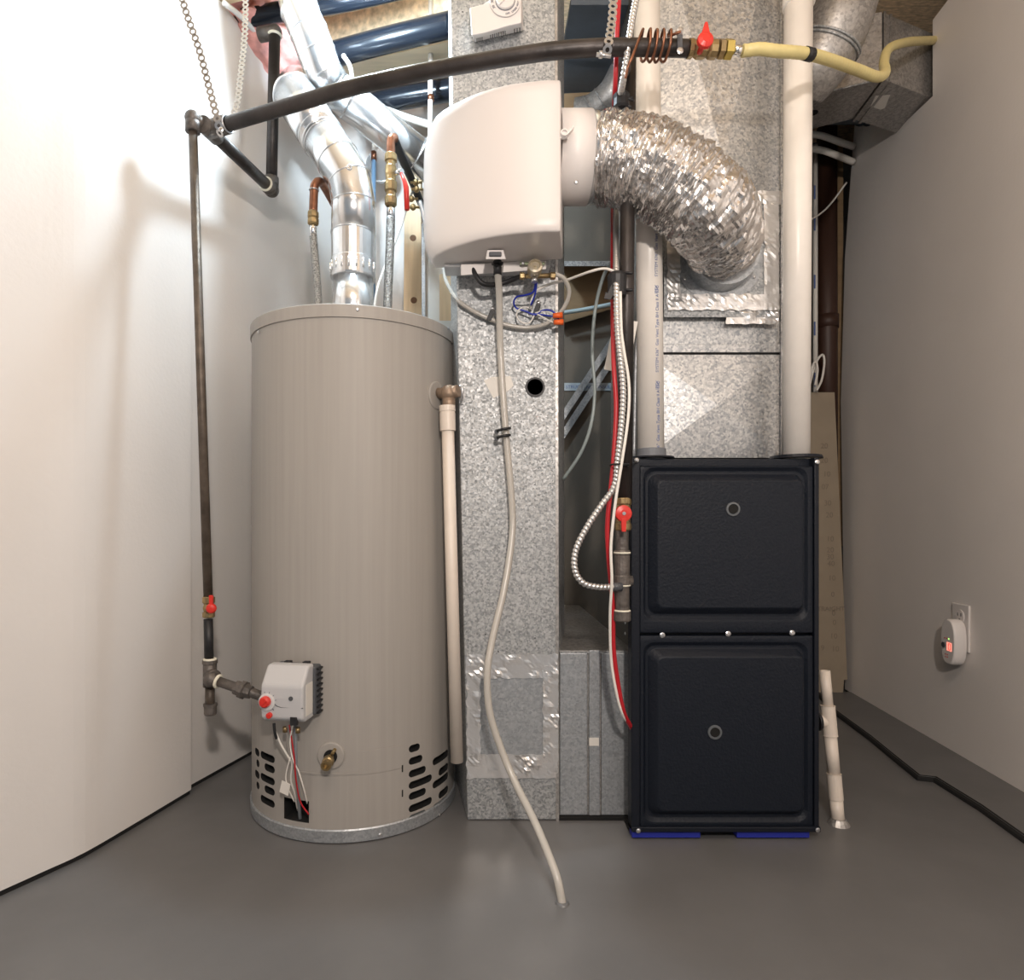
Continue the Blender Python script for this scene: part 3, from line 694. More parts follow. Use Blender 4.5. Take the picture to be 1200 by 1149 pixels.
strap('perforated hanger strap holding the gas pipe beside the red cable', [(711,64,1.30),(713,50,1.29),(717,25,1.31),(720,-20,1.33)], .011)
t = thing('strap_clamp','perforated strap loop bolted round the gas pipe at the left tee','clamp',W(262,160,1.5))
B().ring(main_pts[0].lerp(main_pts[1],.04), d1, .0195, .0022, 24, 6).build('loop', M['steel'], t); B().ring(main_pts[0].lerp(main_pts[1],.14), d1, .0195, .0022, 24, 6).build('loop', M['steel'], t)
screw(t, W(259,152,1.44), (0,-1,0), .006)
t = thing('strap_bolt','steel nut and bolt clamping the strap under the gas pipe','bolt',W(708,64,1.26))
B().cyl(W(699,64,1.265), W(716,66,1.265), .004, 8).build('bolt', M['steel'], t); B().cyl(W(702,64,1.265), W(706,64,1.265), .0075, 6).build('nut', M['steel'], t)
# copper ground coil
cl = []
a0 = ZP(752,55.5,GZ); a1 = ZP(785,56.5,GZ)
N = 90
for i in range(N+1):
    tt = i/N; c = a0.lerp(a1, tt); an = tt*2*PI*4.2+1.2; rr = .028
    cl.append(c + V((0, -math.cos(an)*rr, math.sin(an)*rr+.004)))
lead = [W(733,92,1.30), W(736,78,1.29), W(742,64,1.285)]
tail = [ZP(789,46,GZ)+V((0,-.015,0)), ZP(794,46,GZ)+V((0,-.02,0))]
gw = thing('ground_wire', 'bare copper ground wire coiled around the gas pipe by its clamp', 'wire', a0)
B().tube(spline(lead+cl[::4]+tail, 6), .0028, 8).build('wire', M['copper'], gw)
gc = thing('ground_clamp', 'small steel ground clamp bolted on the gas pipe beside the coil', 'clamp', ZP(793,60,GZ))
B().obox(ZP(793,57,GZ)+V((0,-.02,0)), (.011,.004,.040)).build('bracket', M['greyd'], gc, .001)
for dz in (.021,-.021): screw(gc, ZP(793,57,GZ)+V((0,-.022,dz)), (0,-1,0), .007)
B().cyl(ZP(790,43,GZ)+V((0,-.01,0)), ZP(797,43,GZ)+V((0,-.01,0)), .004, 8).build('bolt', M['steel'], gc)

# ------------------------------------------------------------------ return air duct
rd = thing('return_air_duct', 'tall galvanised return air duct standing behind the humidifier', 'duct', W(600,965,1.577))
YF, YB = 1.577, 1.86
def zy(y, Y=YF): return H+(CY-y)*Y/F
bl, br, tl, tr = (548,963), (655,965), (527,-60), (650,-60)
c_ = [W(bl[0],965,YF), W(br[0],965,YF), W(661.5,920,YB), W(533,920,YB)]
c_[0].z = c_[1].z = c_[2].z = c_[3].z = .002
tz = 2.50
t0, t1_ = W(523.5,0,YF), W(649.5,0,YF); t2, t3 = W(661,0,YB), W(527,0,YB)
for p in (t0,t1_,t2,t3): p.z = tz
B().hexa(c_+[t0,t1_,t2,t3]).build('duct_body', M['galv'], rd, .002)
def rdx(x, y):                             # point on the duct front by pixel
    return W(x, y, YF)
lab(B().hexa([rdx(651.5,963)+V((0,-.003,0)),rdx(655,963)+V((0,-.003,0)),rdx(655,963)+V((0,.01,0)),rdx(651.5,963)+V((0,.01,0)),rdx(650,-40)+V((0,-.003,0)),rdx(653,-40)+V((0,-.003,0)),rdx(653,-40)+V((0,.01,0)),rdx(650,-40)+V((0,.01,0))]).build('corner_seam', M['galvdark'], rd),'dark folded corner seam')
def fplate(parent, pts, m, name, th=.0012, Y=YF, off=0, bevel=0):
    q = [W(x,y,Y)-V((0,off,0)) for x,y in pts]
    return B().prism(q, (0,-th,0)).build(name, m, parent, bevel)
fplate(rd, [(562,794),(637,794),(637,887),(562,887)], M['galvblue'], 'access_cover', .001)
def crinkle(parent, x0, x1, y0, y1, Y, off, name='foil_tape', amp=.0042, seed=0, m=None, step=3.0):
    b = B(); nx = max(4,int((x1-x0)/step)); ny = max(4,int((y1-y0)/step)); g = []
    for j in range(ny+1):
        row = []
        for i in range(nx+1):
            x = x0+(x1-x0)*i/nx; y = y0+(y1-y0)*j/ny
            if i in (0,nx): x += noise.noise(V((y*.11,seed,3)))*2.0
            if j in (0,ny): y += noise.noise(V((x*.11,seed,7)))*2.0
            p = W(x,y,Y); h = noise.noise(V((x*.09+seed, y*.09, seed)))
            h2 = abs(noise.noise(V((x*.16+seed*3, y*.16, 5))))
            k = amp*(max(0,h-.05)*1.0+h2*.9*max(0,noise.noise(V((x*.035,y*.035,seed+9)))+.15)*3)
            row.append(b.bm.verts.new(p-V((0,off+k,0))))
        g.append(row)
    for j in range(ny):
        for i in range(nx): b._f([g[j][i],g[j+1][i],g[j+1][i+1],g[j][i+1]])
    o = b.build(name, m or M['foil'], parent)
    s_ = o.modifiers.new('thick','SOLIDIFY'); s_.thickness = .0006; s_.offset = 0
    return o
crinkle(rd, 546,653,767,795,YF,.0022,seed=1)
crinkle(rd, 547,653,884,912,YF,.0022,seed=2)
crinkle(rd, 547,563,780,900,YF,.0030,seed=3)
crinkle(rd, 636,654,780,900,YF,.0030,seed=4)
lab(B().lathe(rdx(627,454),(0,-1,0),[(.0245,0),(.0245,.004),(.020,.004),(.018,-.002)],28).build('plug', M['black'], rd),'round black plastic plug')
lab(fplate(rd, [(567,446),(577,442),(598,441),(602,452),(596,458),(578,467)], M['paper'], 'sticker', .0008),'torn white sticker remnant')
for x,y in ((627,390),(626,432),(597,741),(569,744),(627,748),(542,14),(584,764)):
    B().lathe(rdx(x,y),(0,-1,0),[(.0018,0),(.0018,.0006)],8).build('hole', M['blackin'], rd)
# link duct to furnace
ld = thing('link_duct', 'low horizontal galvanised duct joining the return duct to the furnace', 'duct', W(696,962,1.60))
l0, l1 = W(655.5,962,1.59), W(742,962,1.59)
B().box((l0.x,1.59,.008),(l1.x,2.44,.422)).build('duct_body', M['galvdark'], ld)
z0_, z1_ = .010, .416
for xa, xb, d in ((656,688,.004),(704.5,738,.004)):
    B().box((W(xa,0,1.588).x,1.588-d,z0_),(W(xb,0,1.588).x,1.590,z1_)).build('front_panel', M['galvblue'], ld, .0015)
B().box((W(690,0,1.588).x,1.588-.006,z0_),(W(702.5,0,1.588).x,1.590,z1_+.008)).build('drive_cleat', M['galvblue'], ld, .0015)
lab(B().box((W(690.5,0,1.58).x,1.5808,.185),(W(702,0,1.58).x,1.582,.205)).build('sticker', M['paper'], ld),'small pale tape piece')
B().box((W(655.5,0,1.588).x,1.584,z1_),(W(738,0,1.588).x,1.60,z1_+.004)).build('top_lip', M['galv'], ld)
B().box((W(655.5,0,1.58).x,1.576,.0),(W(740,0,1.58).x,1.6,.008)).build('bottom_gasket', M['blackin'], ld)

# thermostat
th_ = thing('humidistat', 'white wall humidistat with round dial on the upper return duct', 'thermostat', W(582,50,1.56))
m_ = lambda x,y,Y: W(x,y,Y)
fr = [(550.5,9),(566,5),(580,-4),(590,-12),(611,-14),(611,27),(596,30),(580,35),(566,39),(552.5,41.5)]
bk = [(551,13),(566,10),(580,2),(592,-6),(612,-8),(613.5,36),(598,40),(580,44),(566,47.5),(556,50)]
b = B(); A = [b.bm.verts.new(W(x,y,1.515)) for x,y in fr]; C = [b.bm.verts.new(W(x,y,YF-.001)) for x,y in bk]
b._f(A); b._f(C[::-1])
for i in range(len(A)): b._f([A[i],A[(i+1)%len(A)],C[(i+1)%len(A)],C[i]])
b.build('case', M['white'], th_, .003, 3)
dc = W(592,2,1.513)
B().lathe(dc,(0,-1,0),[(.037,0),(.0365,.002),(.024,.0022)],40).build('dial_scale', M['white'], th_)
B().lathe(dc+V((0,-.002,0)),(0,-1,0),[(.0225,0),(.0225,.007),(.021,.0085)],36).build('dial', M['white'], th_)
B().ring(dc+V((0,-.003,0)),(0,-1,0),.0228,.0008).build('dial_groove', M['inkg'], th_)
B().obox(dc+V((0,-.012,0)),(.005,.006,.042),Matrix.Rotation(.75,3,'Y')).build('dial_grip', M['white'], th_, .001)
for s_, an in (('20',-2.05),('30',-1.6),('40',-1.15),('50',-.7),('60',-.2)):
    an2 = an; 
    text(s_, .0085, dc+V((.031*math.sin(an2),-.0026,.031*math.cos(an2))), Matrix.Rotation(an2,3,'Y')@TFACE, M['inkg'], 'number', th_)
for s_, an in (('OFF',2.95),('DRIER',2.35),('WET',1.8)):
    text(s_, .0062, dc+V((.031*math.sin(an),-.0026,.031*math.cos(an))), Matrix.Rotation(an+PI,3,'Y')@TFACE, M['inkg'], 'lettering', th_)
for x0,y0,x1,y1,n in ((559,48.3,565,47,4),(575,43.8,592,40,8),(603,37.5,609,36.3,3)):
    for i in range(n):
        t = i/max(1,n-1); x = x0+(x1-x0)*t; y = y0+(y1-y0)*t
        B().obox(W(x,y-1.5,1.548),(.0016,.006,.008)).build('vent_slot', M['blackin'], th_)

# ------------------------------------------------------------------ humidifier
hu = thing('humidifier', 'large white whole-house humidifier with curved cover mounted on the return duct', 'humidifier', W(580,310,1.45))
front = [(657,1.340),(640,1.340),(620,1.345),(600,1.352),(580,1.364),(560,1.38),(545,1.398),(530,1.419),(517,1.44),(507,1.462),(500,1.485),(496.5,1.515)]
zb_, zt_ = 1.366, 1.690
b = B(); rings = []
NZ = 22
for k in range(NZ+1):
    s_ = k/NZ; z = zb_+(zt_-zb_)*s_
    bul = (1-(2*s_-1)**2)            # 0 at ends, 1 mid
    endr = max(0, abs(2*s_-1)-.90)/.10
    ring = []
    for i,(x,Y) in enumerate(front):
        t = i/(len(front)-1); sh = (t**5)*((1-bul)**3)*11
        xx = x + sh; Yq = Y + .006*endr**2
        ring.append(V(((xx-CX)*Y/F, Yq, z)))
    xl = ring[-1].x
    ring.append(V((xl+.004,1.545,z)))
    ring.append(V((W(661,0,1.47).x,1.49,z)))
    rings.append(ring)
b.sweep(rings, True, False, True)
cover = b.build('cover', M['hum'], hu, .004, 3)
lab(B().box((W(520,0,1.5).x,1.512,1.358),(W(646,0,1.5).x,1.574,1.68)).build('base_housing', M['greyp'], hu, .003),'grey inner housing')
lab(B().hexa([W(540,323,1.50)+V((0,0,0)),W(640,316,1.50),W(640,316,1.574),W(540,323,1.574),W(540,310,1.50),W(640,305,1.50),W(640,305,1.574),W(540,310,1.574)]).build('bottom_tray', M['white'], hu, .002),'white bottom tray rim')
# latch
b = B(); b.hexa([W(569,304,1.42),W(593,304,1.42),W(592,304,1.47),W(570,304,1.47),W(571,293,1.42),W(590,293,1.42),W(590,293,1.47),W(571,293,1.47)])
lt = b.build('latch', M['white'], hu, .002); B().obox(W(580.5,298,1.417),(.028,.006,.010)).build('latch_recess', M['greyd'], lt, .002)
# collar to the flexible duct
cc = W(657,186,1.47); ce = W(689.5,186,1.455)
lab(B().cyl(V((cc.x-.010,ce.y,ce.z)), ce, .0985, 48).build('collar', M['white'], hu),'white round outlet collar')
B().cyl(ce+V((-.002,0,0)), W(703,186,1.455), .0955, 48).build('duct_ring', M['shiny'], hu)
kb = W(661,159,1.345)
kn = B(); kn.lathe(kb,(0,-1,0.2),[(.009,0),(.0085,.010),(.0055,.010),(.0055,.006)],18); kn.obox(kb+V((-.008,0,-.004)),(.016,.006,.006)); kn.build('damper_knob', M['white'], hu)
B().prism([kb+V((.006,-.004,.006)),kb+V((.009,-.004,.002)),kb+V((.022,-.001,.018)),kb+V((.020,-.001,.021))],(0,.003,0)).build('damper_arrow', M['white'], hu)
screw(hu, W(675,214,1.345), (0,-1,0), .0045)
# solenoid valve
sv = W(627,315,1.46)
so = lab(B().lathe(sv+V((0,.03,0)),(0,-1,0.15),[(.017,0),(.0175,.03),(.0165,.036),(.012,.038),(.010,.034),(.004,.034),(.004,.040)],28).build('water_valve', mat('pale_brass',(.62,.55,.42),.3,.7), hu),'round pale brass water valve')
B().cyl(sv+V((-.034,.02,-.010)), sv+V((.046,.02,-.008)), .0055, 12).build('valve_body', M['brass'], so)
for x in (-.034,.038): B().lathe(sv+V((x,.02,-.009)),(1,0,0),[(.008,0),(.0085,.002),(.0085,.010),(.007,.012)],6).build('compression_nut', M['brass'], so)
B().obox(sv+V((-.004,.03,.024)),(.058,.004,.006)).build('bracket', mat('green_bracket',(.20,.24,.15),.4,.5), so)
B().cyl(sv+V((0,.015,-.016)), sv+V((0,.015,-.026)), .008, 6).build('coil_nut', M['steel'], so)
for x in (-.022,.020): screw(so, sv+V((x-.004,.027,.023)),(0,-1,0),.004)

# hoses and wires on the duct
dt = thing('drain_hose', 'long translucent drain hose hanging from the humidifier down to the floor drain', 'hose', W(659,1064,1.23))
pts = pxs([(583,318,1.47),(585,345,1.50),(586,400,1.54),(589,455,1.545),(594,520,1.545),(600,590,1.54),(600,630,1.53),(591,690,1.50),(577,750,1.47),(571,790,1.45),(574,835,1.44),(588,880,1.43),(605,920,1.40),(625,960,1.345),(640,995,1.29),(653,1030,1.25),(659,1060,1.235)],10)
B().tube(pts, .0082, 14).build('hose', M['tube'], dt)
B().cyl(W(583,306,1.47), W(583,322,1.47), .0095, 14).build('connector', M['black'], dt)
B().lathe(W(583,310,1.47),(0,0,1),[(.014,0),(.014,.004)],6).build('collar_nut', M['black'], dt)
pp = pts[-1]
B().lathe(V((pp.x,pp.y,0)),(0,0,1),[(.014,0),(.012,.003),(.010,.004)],20).build('floor_sleeve', M['floor'], dt)
pipe_thing('supply_tube','black water feed tube looping under the humidifier to the valve','tube',[(553,311,1.51),(557,322,1.50),(565,332,1.50),(577,334,1.51),(592,331,1.51),(605,326,1.50),(613,323,1.485)],.0058,M['black'])
pipe_thing('supply_tube','translucent tube curving from the brass valve down and across the duct','tube',[(520,316,1.86),(523,330,1.80),(535,350,1.58),(552,363,1.56),(572,373,1.56),(594,381,1.56),(620,384,1.56),(643,378,1.55),(660,362,1.53),(667,343,1.51),(661,327,1.49),(650,321,1.48)],.0052,M['tube'])
pipe_thing('cable','white cable sweeping from the wire bundle over to the black taped cable','cable',[(622,361,1.54),(623,352,1.53),(630,340,1.53),(645,333,1.52),(665,328,1.50),(690,319,1.44),(708,315,1.42),(722,319,1.40)],.0030,M['whitew'])
t = thing('wire_bundle', 'small bundle of blue and white wires tied on the duct below the valve', 'wires', W(627,376,1.56))
def wseg(L, r, m, nm): B().tube(pxs(L,6), r, 8).build(nm, m, t)
wseg([(628,330,1.49),(625,342,1.51),(616,346,1.52),(606,348,1.53),(602,354,1.54),(605,361,1.55),(616,365,1.55),(627,369,1.55),(636,364,1.55),(645,364,1.54),(652,369,1.54),(655,376,1.54)],.0022,M['bluew'],'blue_wire')
wseg([(629,330,1.49),(627,345,1.51),(622,358,1.53)],.0022,M['bluew'],'blue_wire')
wseg([(625,368,1.55),(635,369,1.55),(648,371,1.54)],.0020,M['bluew'],'blue_wire')
wseg([(624,363,1.55),(614,360,1.55),(606,366,1.55),(607,374,1.55),(614,379,1.55),(621,378,1.55),(626,370,1.55)],.0020,M['whitew'],'white_wire')
wseg([(627,367,1.55),(638,365,1.55),(648,368,1.54)],.0020,M['whitew'],'white_wire')
wseg([(629,368,1.55),(640,374,1.55),(648,378,1.54)],.0020,M['whitew'],'white_wire')
for x,y in ((648,370),(649,378)):
    B().cyl(W(x,y,1.53), W(x+11,y-.5,1.53), .0055, 12, .0075).build('wire_nut', M['orange'], t)
def clip(lb, x, y, dx=4):
    t = thing('tie_mount', lb, 'cable tie', W(x,y,1.56), 'black cable tie mounts on the duct')
    B().hexa([W(x-dx,y+6,1.55),W(x-dx+5,y+7,1.55),W(x-dx+5,y+7,1.572),W(x-dx,y+6,1.572),W(x+dx-3,y-7,1.55),W(x+dx+2,y-5,1.55),W(x+dx+2,y-5,1.572),W(x+dx-3,y-7,1.572)]).build('tie', M['black'], t, .001)
    B().ball(W(x+dx-1,y-7,1.553), .006, seg=10).build('screw_head', M['steel'], t)
clip('black tie and screw holding the tube left of the drain hose', 574, 369); clip('black tie and screw beside the blue and white wires', 628, 362)
for y, lb in ((504,'upper black tie crossing the drain hose halfway down the duct'),(512,'lower black tie crossing the drain hose, just under the other')):
    t = thing('tie_mount', lb, 'cable tie', W(590,y,1.54), 'black cable tie mounts on the duct')
    B().tube(pxs([(583,y+1,1.545),(590,y-1,1.528),(598,y-2,1.535)],4), .0035, 8).build('tie', M['black'], t); B().cyl(W(582,y+2,1.56),W(582,y+2,1.545),.006,10).build('screw_head', M['greyd'], t)

# ------------------------------------------------------------------ flexible duct
fd = thing('flexible_duct', 'crumpled silver foil flexible duct arching from the humidifier down to the plenum', 'duct', W(842,345,1.60))
path = resample(pxs([(700,186,1.455),(725,188,1.44),(760,198,1.42),(795,217,1.415),(822,240,1.42),(837,257,1.45),(844,272,1.50),(846,282,1.54),(845,289,1.58)],14), .0022)
n_ = len(path)
def crum(i, a, r):
    hel = a/(2*PI)
    ph = (i/10.0 + hel)
    rid = .0060*(abs(math.sin(PI*ph))**.5)
    c, s_ = math.cos(a), math.sin(a)
    j = i + 10*hel
    nz = noise.noise(V((c*2.6, s_*2.6, i*.05)))*.007 + noise.noise(V((c*3.5, s_*3.5, j*.42)))*.0052 + noise.noise(V((c*11, s_*11, j*.22)))*.0026
    k = 1 if 3 < i < n_-3 else .3
    tp = 1 - .13*max(0,(i/n_-.6)/.4)**1.5
    return (r - .0055 + (rid + nz)*k)*tp
B().tube(path, .0985, 110, cap=False, sm=False, fn=crum).build('foil_skin', M['foild'], fd)
e0, e1 = W(842,303,1.604), W(844,292,1.555)
B().lathe(e0,(0,-1,0),[(.084,.050),(.088,.004),(.112,.003),(.112,0)],48).build('takeoff_collar', M['galvblue'], fd)
for a in (-2.6,-1.9,-1.2,-.5,2.9,.2):
    screw(fd, V((e0.x+.101*math.cos(a), e0.y-.004, e0.z+.101*math.sin(a))),(0,-1,0),.0045)

# ------------------------------------------------------------------ plenum
YP = 1.635
pl = thing('supply_plenum', 'galvanised supply plenum with cross-broken front standing on the furnace', 'plenum', W(842,535,YP+.2))
x0,x1 = W(756,0,YP).x, W(919,0,YP).x
zP = lambda y: H+(CY-y)*YP/F
zs = zP(414); zlo = .912; zt = 2.46
def crossbreak(zA, zB, ax_, az, nm, apex=.016):
    b = B(); c = [V((x0,YP,zA)),V((x1,YP,zA)),V((x1,YP,zB)),V((x0,YP,zB))]; v = [b.bm.verts.new(p) for p in c]; ap = b.bm.verts.new(V((ax_,YP-apex,az)))
    w = [b.bm.verts.new(p+V((0,.02,0))) for p in c]
    for i in range(4):
        b._f([v[i],v[(i+1)%4],ap]); b._f([v[i],w[i],w[(i+1)%4],v[(i+1)%4]])
    b._f(w[::-1]); return b.build(nm, M['plenum'], pl)
B().box((x0,YP+.02,zlo),(x1,YP+.42,zt)).build('duct_body', M['galvdark'], pl)
crossbreak(zlo, zs-.003, W(838,0,YP).x, zP(476), 'lower_front_panel', .017)
crossbreak(zs+.003, zt, W(843,0,YP).x, zP(200), 'upper_front_panel', .034)
B().box((x0,YP-.004,zs+.001),(x1,YP+.02,zs+.022)).build('joint_flange', M['plenum'], pl, .001)
B().box((x0,YP-.001,zs-.004),(x1,YP+.019,zs+.001)).build('joint_gap', M['blackin'], pl)
B().box((x1-.012,YP-.006,zlo),(x1+.004,YP+.03,zt)).build('corner_seam', M['plenum'], pl, .001)
fplate(pl, [(778,238),(903,238),(903,372),(778,372)], M['galv'], 'patch_plate', .0015, YP-.030)
crinkle(pl, 778,906,351,369,YP,.0365,seed=11, amp=.0035); crinkle(pl, 777,792,238,366,YP,.0350,seed=12, amp=.0035)
crinkle(pl, 888,905,238,368,YP,.0355,seed=13, amp=.0035); crinkle(pl, 776,908,232,248,YP,.0345,seed=14, amp=.005)
crinkle(pl, 845,905,366,384,YP,.0300,seed=15, amp=.007)

# ------------------------------------------------------------------ furnace
fu = thing('furnace', 'black sheet metal gas furnace cabinet with two embossed doors', 'furnace', W(850,984,1.48))
YN = 1.48
def zf(y): return H+(CY-y)*YN/F
def xf(x): return (x-CX)*YN/F
X0_, X1_ = xf(739.5), xf(959)
zb0, zt0 = zf(974), zf(536)
# cabinet narrows slightly toward the back on the left
B().hexa([(X0_+.004,YN+.02,zb0),(X1_-.003,YN+.02,zb0),(X1_-.003,2.10,zb0),(X0_+.150,2.10,zb0),(X0_+.004,YN+.02,zt0-.002),(X1_-.003,YN+.02,zt0-.002),(X1_-.003,2.10,zt0-.002),(X0_+.150,2.10,zt0-.002)]).build('cabinet', M['furn'], fu, .003)
def rrect(xa, xb, za, zc, r, n=6):
    pts = []
    for cx_, cz_, a0 in ((xb-r,zc-r,0),(xa+r,zc-r,PI/2),(xa+r,za+r,PI),(xb-r,za+r,1.5*PI)):
        for k in range(n+1):
            a = a0+PI/2*k/n; pts.append((cx_+r*math.cos(a), cz_+r*math.sin(a)))
    return pts
def door(xa, xb, ya, yb, ex0, ex1, ey0, ey1, hole, nm, lb, bow=0):
    r_ = []
    L = [(xf(xa),xf(xb),zf(yb),zf(ya),.003,YN+.020),(xf(xa),xf(xb),zf(yb),zf(ya),.003,YN+.002),(xf(xa)+.001,xf(xb)-.001,zf(yb)+.001,zf(ya)-.001,.003,YN),
         (xf(ex0-3),xf(ex1+3),zf(ey1+4),zf(ey0-4),.026,YN),(xf(ex0),xf(ex1),zf(ey1),zf(ey0),.024,YN+.007),
         (xf(ex0+3),xf(ex1-3),zf(ey1-4),zf(ey0+4),.022,YN+.007),
         (xf(ex0+11),xf(ex1-5),zf(ey1-11),zf(ey0+11),.016,YN-.012),(xf(ex0+13),xf(ex1-7),zf(ey1-13),zf(ey0+13),.014,YN-.014)]
    rings = [[V((x,l[5],z)) for x,z in rrect(*l[:5])] for l in L]
    b = B(); b.sweep(rings, True, False, True)
    d = lab(b.build(nm, M['furn'], fu), lb)
    m_ = d.modifiers.new('bevel','BEVEL'); m_.width = .002; m_.segments = 2; m_.limit_method = 'ANGLE'; m_.angle_limit = .5
    hc = V((xf(hole[0]),YN-.014,zf(hole[1])))
    B().lathe(hc,(0,-1,0),[(.0165,0),(.016,.003),(.012,.0035),(.0115,.001)],28).build('peephole_rim', mat('peephole_rim',(.11,.12,.13),.4), d)
    B().lathe(hc,(0,-1,0),[(.0112,0),(.0112,.0020)],24).build('peephole_glass', mat('peephole_glass',(.001,.001,.001),.8), d)
    return d
door(750,953,546,742, 757,944,552,724, (856,597), 'upper_door', 'upper door with raised rounded panel and peephole')
door(750,953,745.5,969, 757,944,757,960, (835,856), 'lower_door', 'lower door with raised rounded panel and peephole')
# frame rails
for xa, xb in ((739.5,749.5),(953.5,959)):
    B().box((xf(xa),YN-.004,zb0),(xf(xb),YN+.03,zt0-.001)).build('side_rail', M['furnd'], fu, .002)
b = B(); rg = []
for i in range(13):
    t = i/12; x = X0_-.001+(X1_+.003-X0_)*t; bow = .006*math.sin(PI*t)
    rg.append([V((x,YN-.008,zf(546.5)+bow*.3)),V((x,YN-.008,zt0+bow)),V((x,YN+.03,zt0+bow)),V((x,YN+.03,zf(546.5)+bow*.3))])
b.sweep(rg,True,False,False).build('top_rail', M['furnd'], fu, .002) if False else b.build('top_rail', M['furnd'], fu, .002)
B().box((X0_,YN-.008,zb0),(X1_+.002,YN+.03,zf(968))).build('bottom_rail', M['furnd'], fu, .002)
for x,y in ((745,540),(955.5,542),(747,972),(956,971)): screw(fu, (xf(x),YN-.0085,zf(y)),(0,-1,0),.0055)
for x,y in ((776,744.5),(853,743),(928,742)): screw(fu, (xf(x),YN-.001,zf(y)),(0,-1,0),.0065)
for k,y in enumerate((640,662,675,735,748)): screw(fu, (X0_+.001,YN+.06,zf(y)),(-1,0,0),.004)
# foam pads and base
B().box((xf(742),YN+.03,0),(xf(956),2.05,.006)).build('dark_base_sheet', M['blackin'], fu)  # near-black sheet lying on the floor under the cabinet
for xa, xb in ((741,821),(864,949)):
    lab(B().box((xf(xa),YN+.002,.005),(xf(xb),YN+.025,.0205)).build('foam_pad', M['blue'], fu),'blue foam pad')

# PVC vents
def pvc(lb, xb, xt, r):
    t = thing('pvc_vent_pipe', lb, 'pipe', W(xb,533,1.545))
    B().cyl(W(xb,540,1.545), W(xt,-70,1.545), r, 40).build('pipe', M['pvc'], t); return t
lp = pvc('white plastic vent pipe with blue print on the left of the furnace top', 763, 757, .0315)
lab(B().lathe(W(763.5,540,1.545),(0,0,1),[(.036,0),(.0345,.012),(.0345,.028),(.032,.029)],32).build('grey_seal', mat('grey_rubber',(.16,.17,.19),.5), lp),'grey rubber seal')
rp = pvc('plain white plastic vent pipe on the right of the furnace top', 932.5, 936, .0320)
B().lathe(W(936,8,1.545),(0,0,1),[(.033,0),(.0365,.003),(.0365,.09)],40).build('coupling', M['pvc'], rp)
B().lathe(W(932.5,538,1.545),(0,0,1),[(.060,0),(.058,.007),(.035,.009)],32).build('flange_seal', M['furnd'], rp)
B().lathe(W(763.5,538,1.545),(0,0,1),[(.055,0),(.053,.004),(.037,.005)],32).build('flange_seal', M['furnd'], lp)
# print on the left pipe, reading upward, on its right-hand flank
an = math.radians(-17.7)
for k, y in enumerate((500,390,280)):
    c = W(763-.010*(540-y),y,1.545); nn = V((math.sin(-an),-math.cos(an),0)); pos = c+nn*.0317
    xa = V((0,0,1)); ya = nn.cross(xa)
    m3 = Matrix((xa, ya, nn)).transposed()
    text('SYSTEM 636\u00b0  Gas Vent Type BH Class II A 65C', .0105, pos, m3, M['ink'], 'lettering', lp)
    text('IPEX', .011, pos+V((0,0,-.135)), m3, M['ink'], 'logo', lp)

# ------------------------------------------------------------------ furnace gas drop, cables
fg = thing('gas_drop_pipe', 'black iron gas drop pipe with red valve beside the furnace', 'pipe', W(728,727,1.42))
B().cyl(W(738,60,1.33)+V((0,.05,0)), W(738,60,1.40)+V((0,.08,0)), .015, 12).build('tee', M['fit'], fg)
B().cyl(W(737,62,1.42), W(732,590,1.42), .0165, 16).build('pipe', M['blackpipe'], fg)
zg = lambda y: H+(CY-y)*1.42/F
def seg(y0,y1,r,m,nm,x=729): 
    return B().lathe((W(x,0,1.42).x,1.42,zg(y1)),(0,0,1),[(r*.92,0),(r,.003),(r,zg(y0)-zg(y1)-.003),(r*.92,zg(y0)-zg(y1))],18).build(nm, m, fg)
fv = lab(seg(584,620,.0165,M['brass'],'ball_valve',730),'brass ball valve')
b = B(); hv = W(730,602,1.385)
b.lathe(hv,(0,-1,0),[(.0185,0),(.018,.008),(.008,.010)],24); b.prism([hv+V((-.006,-.002,-.010)),hv+V((.006,-.002,-.010)),hv+V((.0045,-.002,-.040)),hv+V((-.0045,-.002,-.040))],(0,-.008,0)); b.cyl(hv+V((0,.02,0)),hv,.005,8)
lab(b.build('handle', M['red'], fv, .001),'round red lever handle'); B().lathe(hv+V((0,-.009,0)),(0,-1,0),[(.004,0),(.004,.003)],8).build('nut', M['steel'], fv)
seg(584,592,.0195,M['brass'],'valve_end',730); seg(613,622,.0185,M['brass'],'valve_end',730)
seg(620,646,.0145,M['fit'],'nipple'); seg(645,651,.0185,M['fit'],'coupling_lip'); seg(650,676,.0172,M['fit'],'coupling'); seg(674,686,.0195,M['fit'],'tee'); seg(686,716,.0160,M['fit'],'drip_leg'); seg(715,728,.0195,M['fit'],'end_cap')
B().cyl(W(729,681,1.42), W(741,681,1.42), .012, 14).build('side_nipple', M['fit'], fg)
for y in (648,686,716): B().ring((W(729,0,1.42).x,1.42,zg(y)),(0,0,1),.0165,.0028).build('thread_tape', M['dope'], fg)
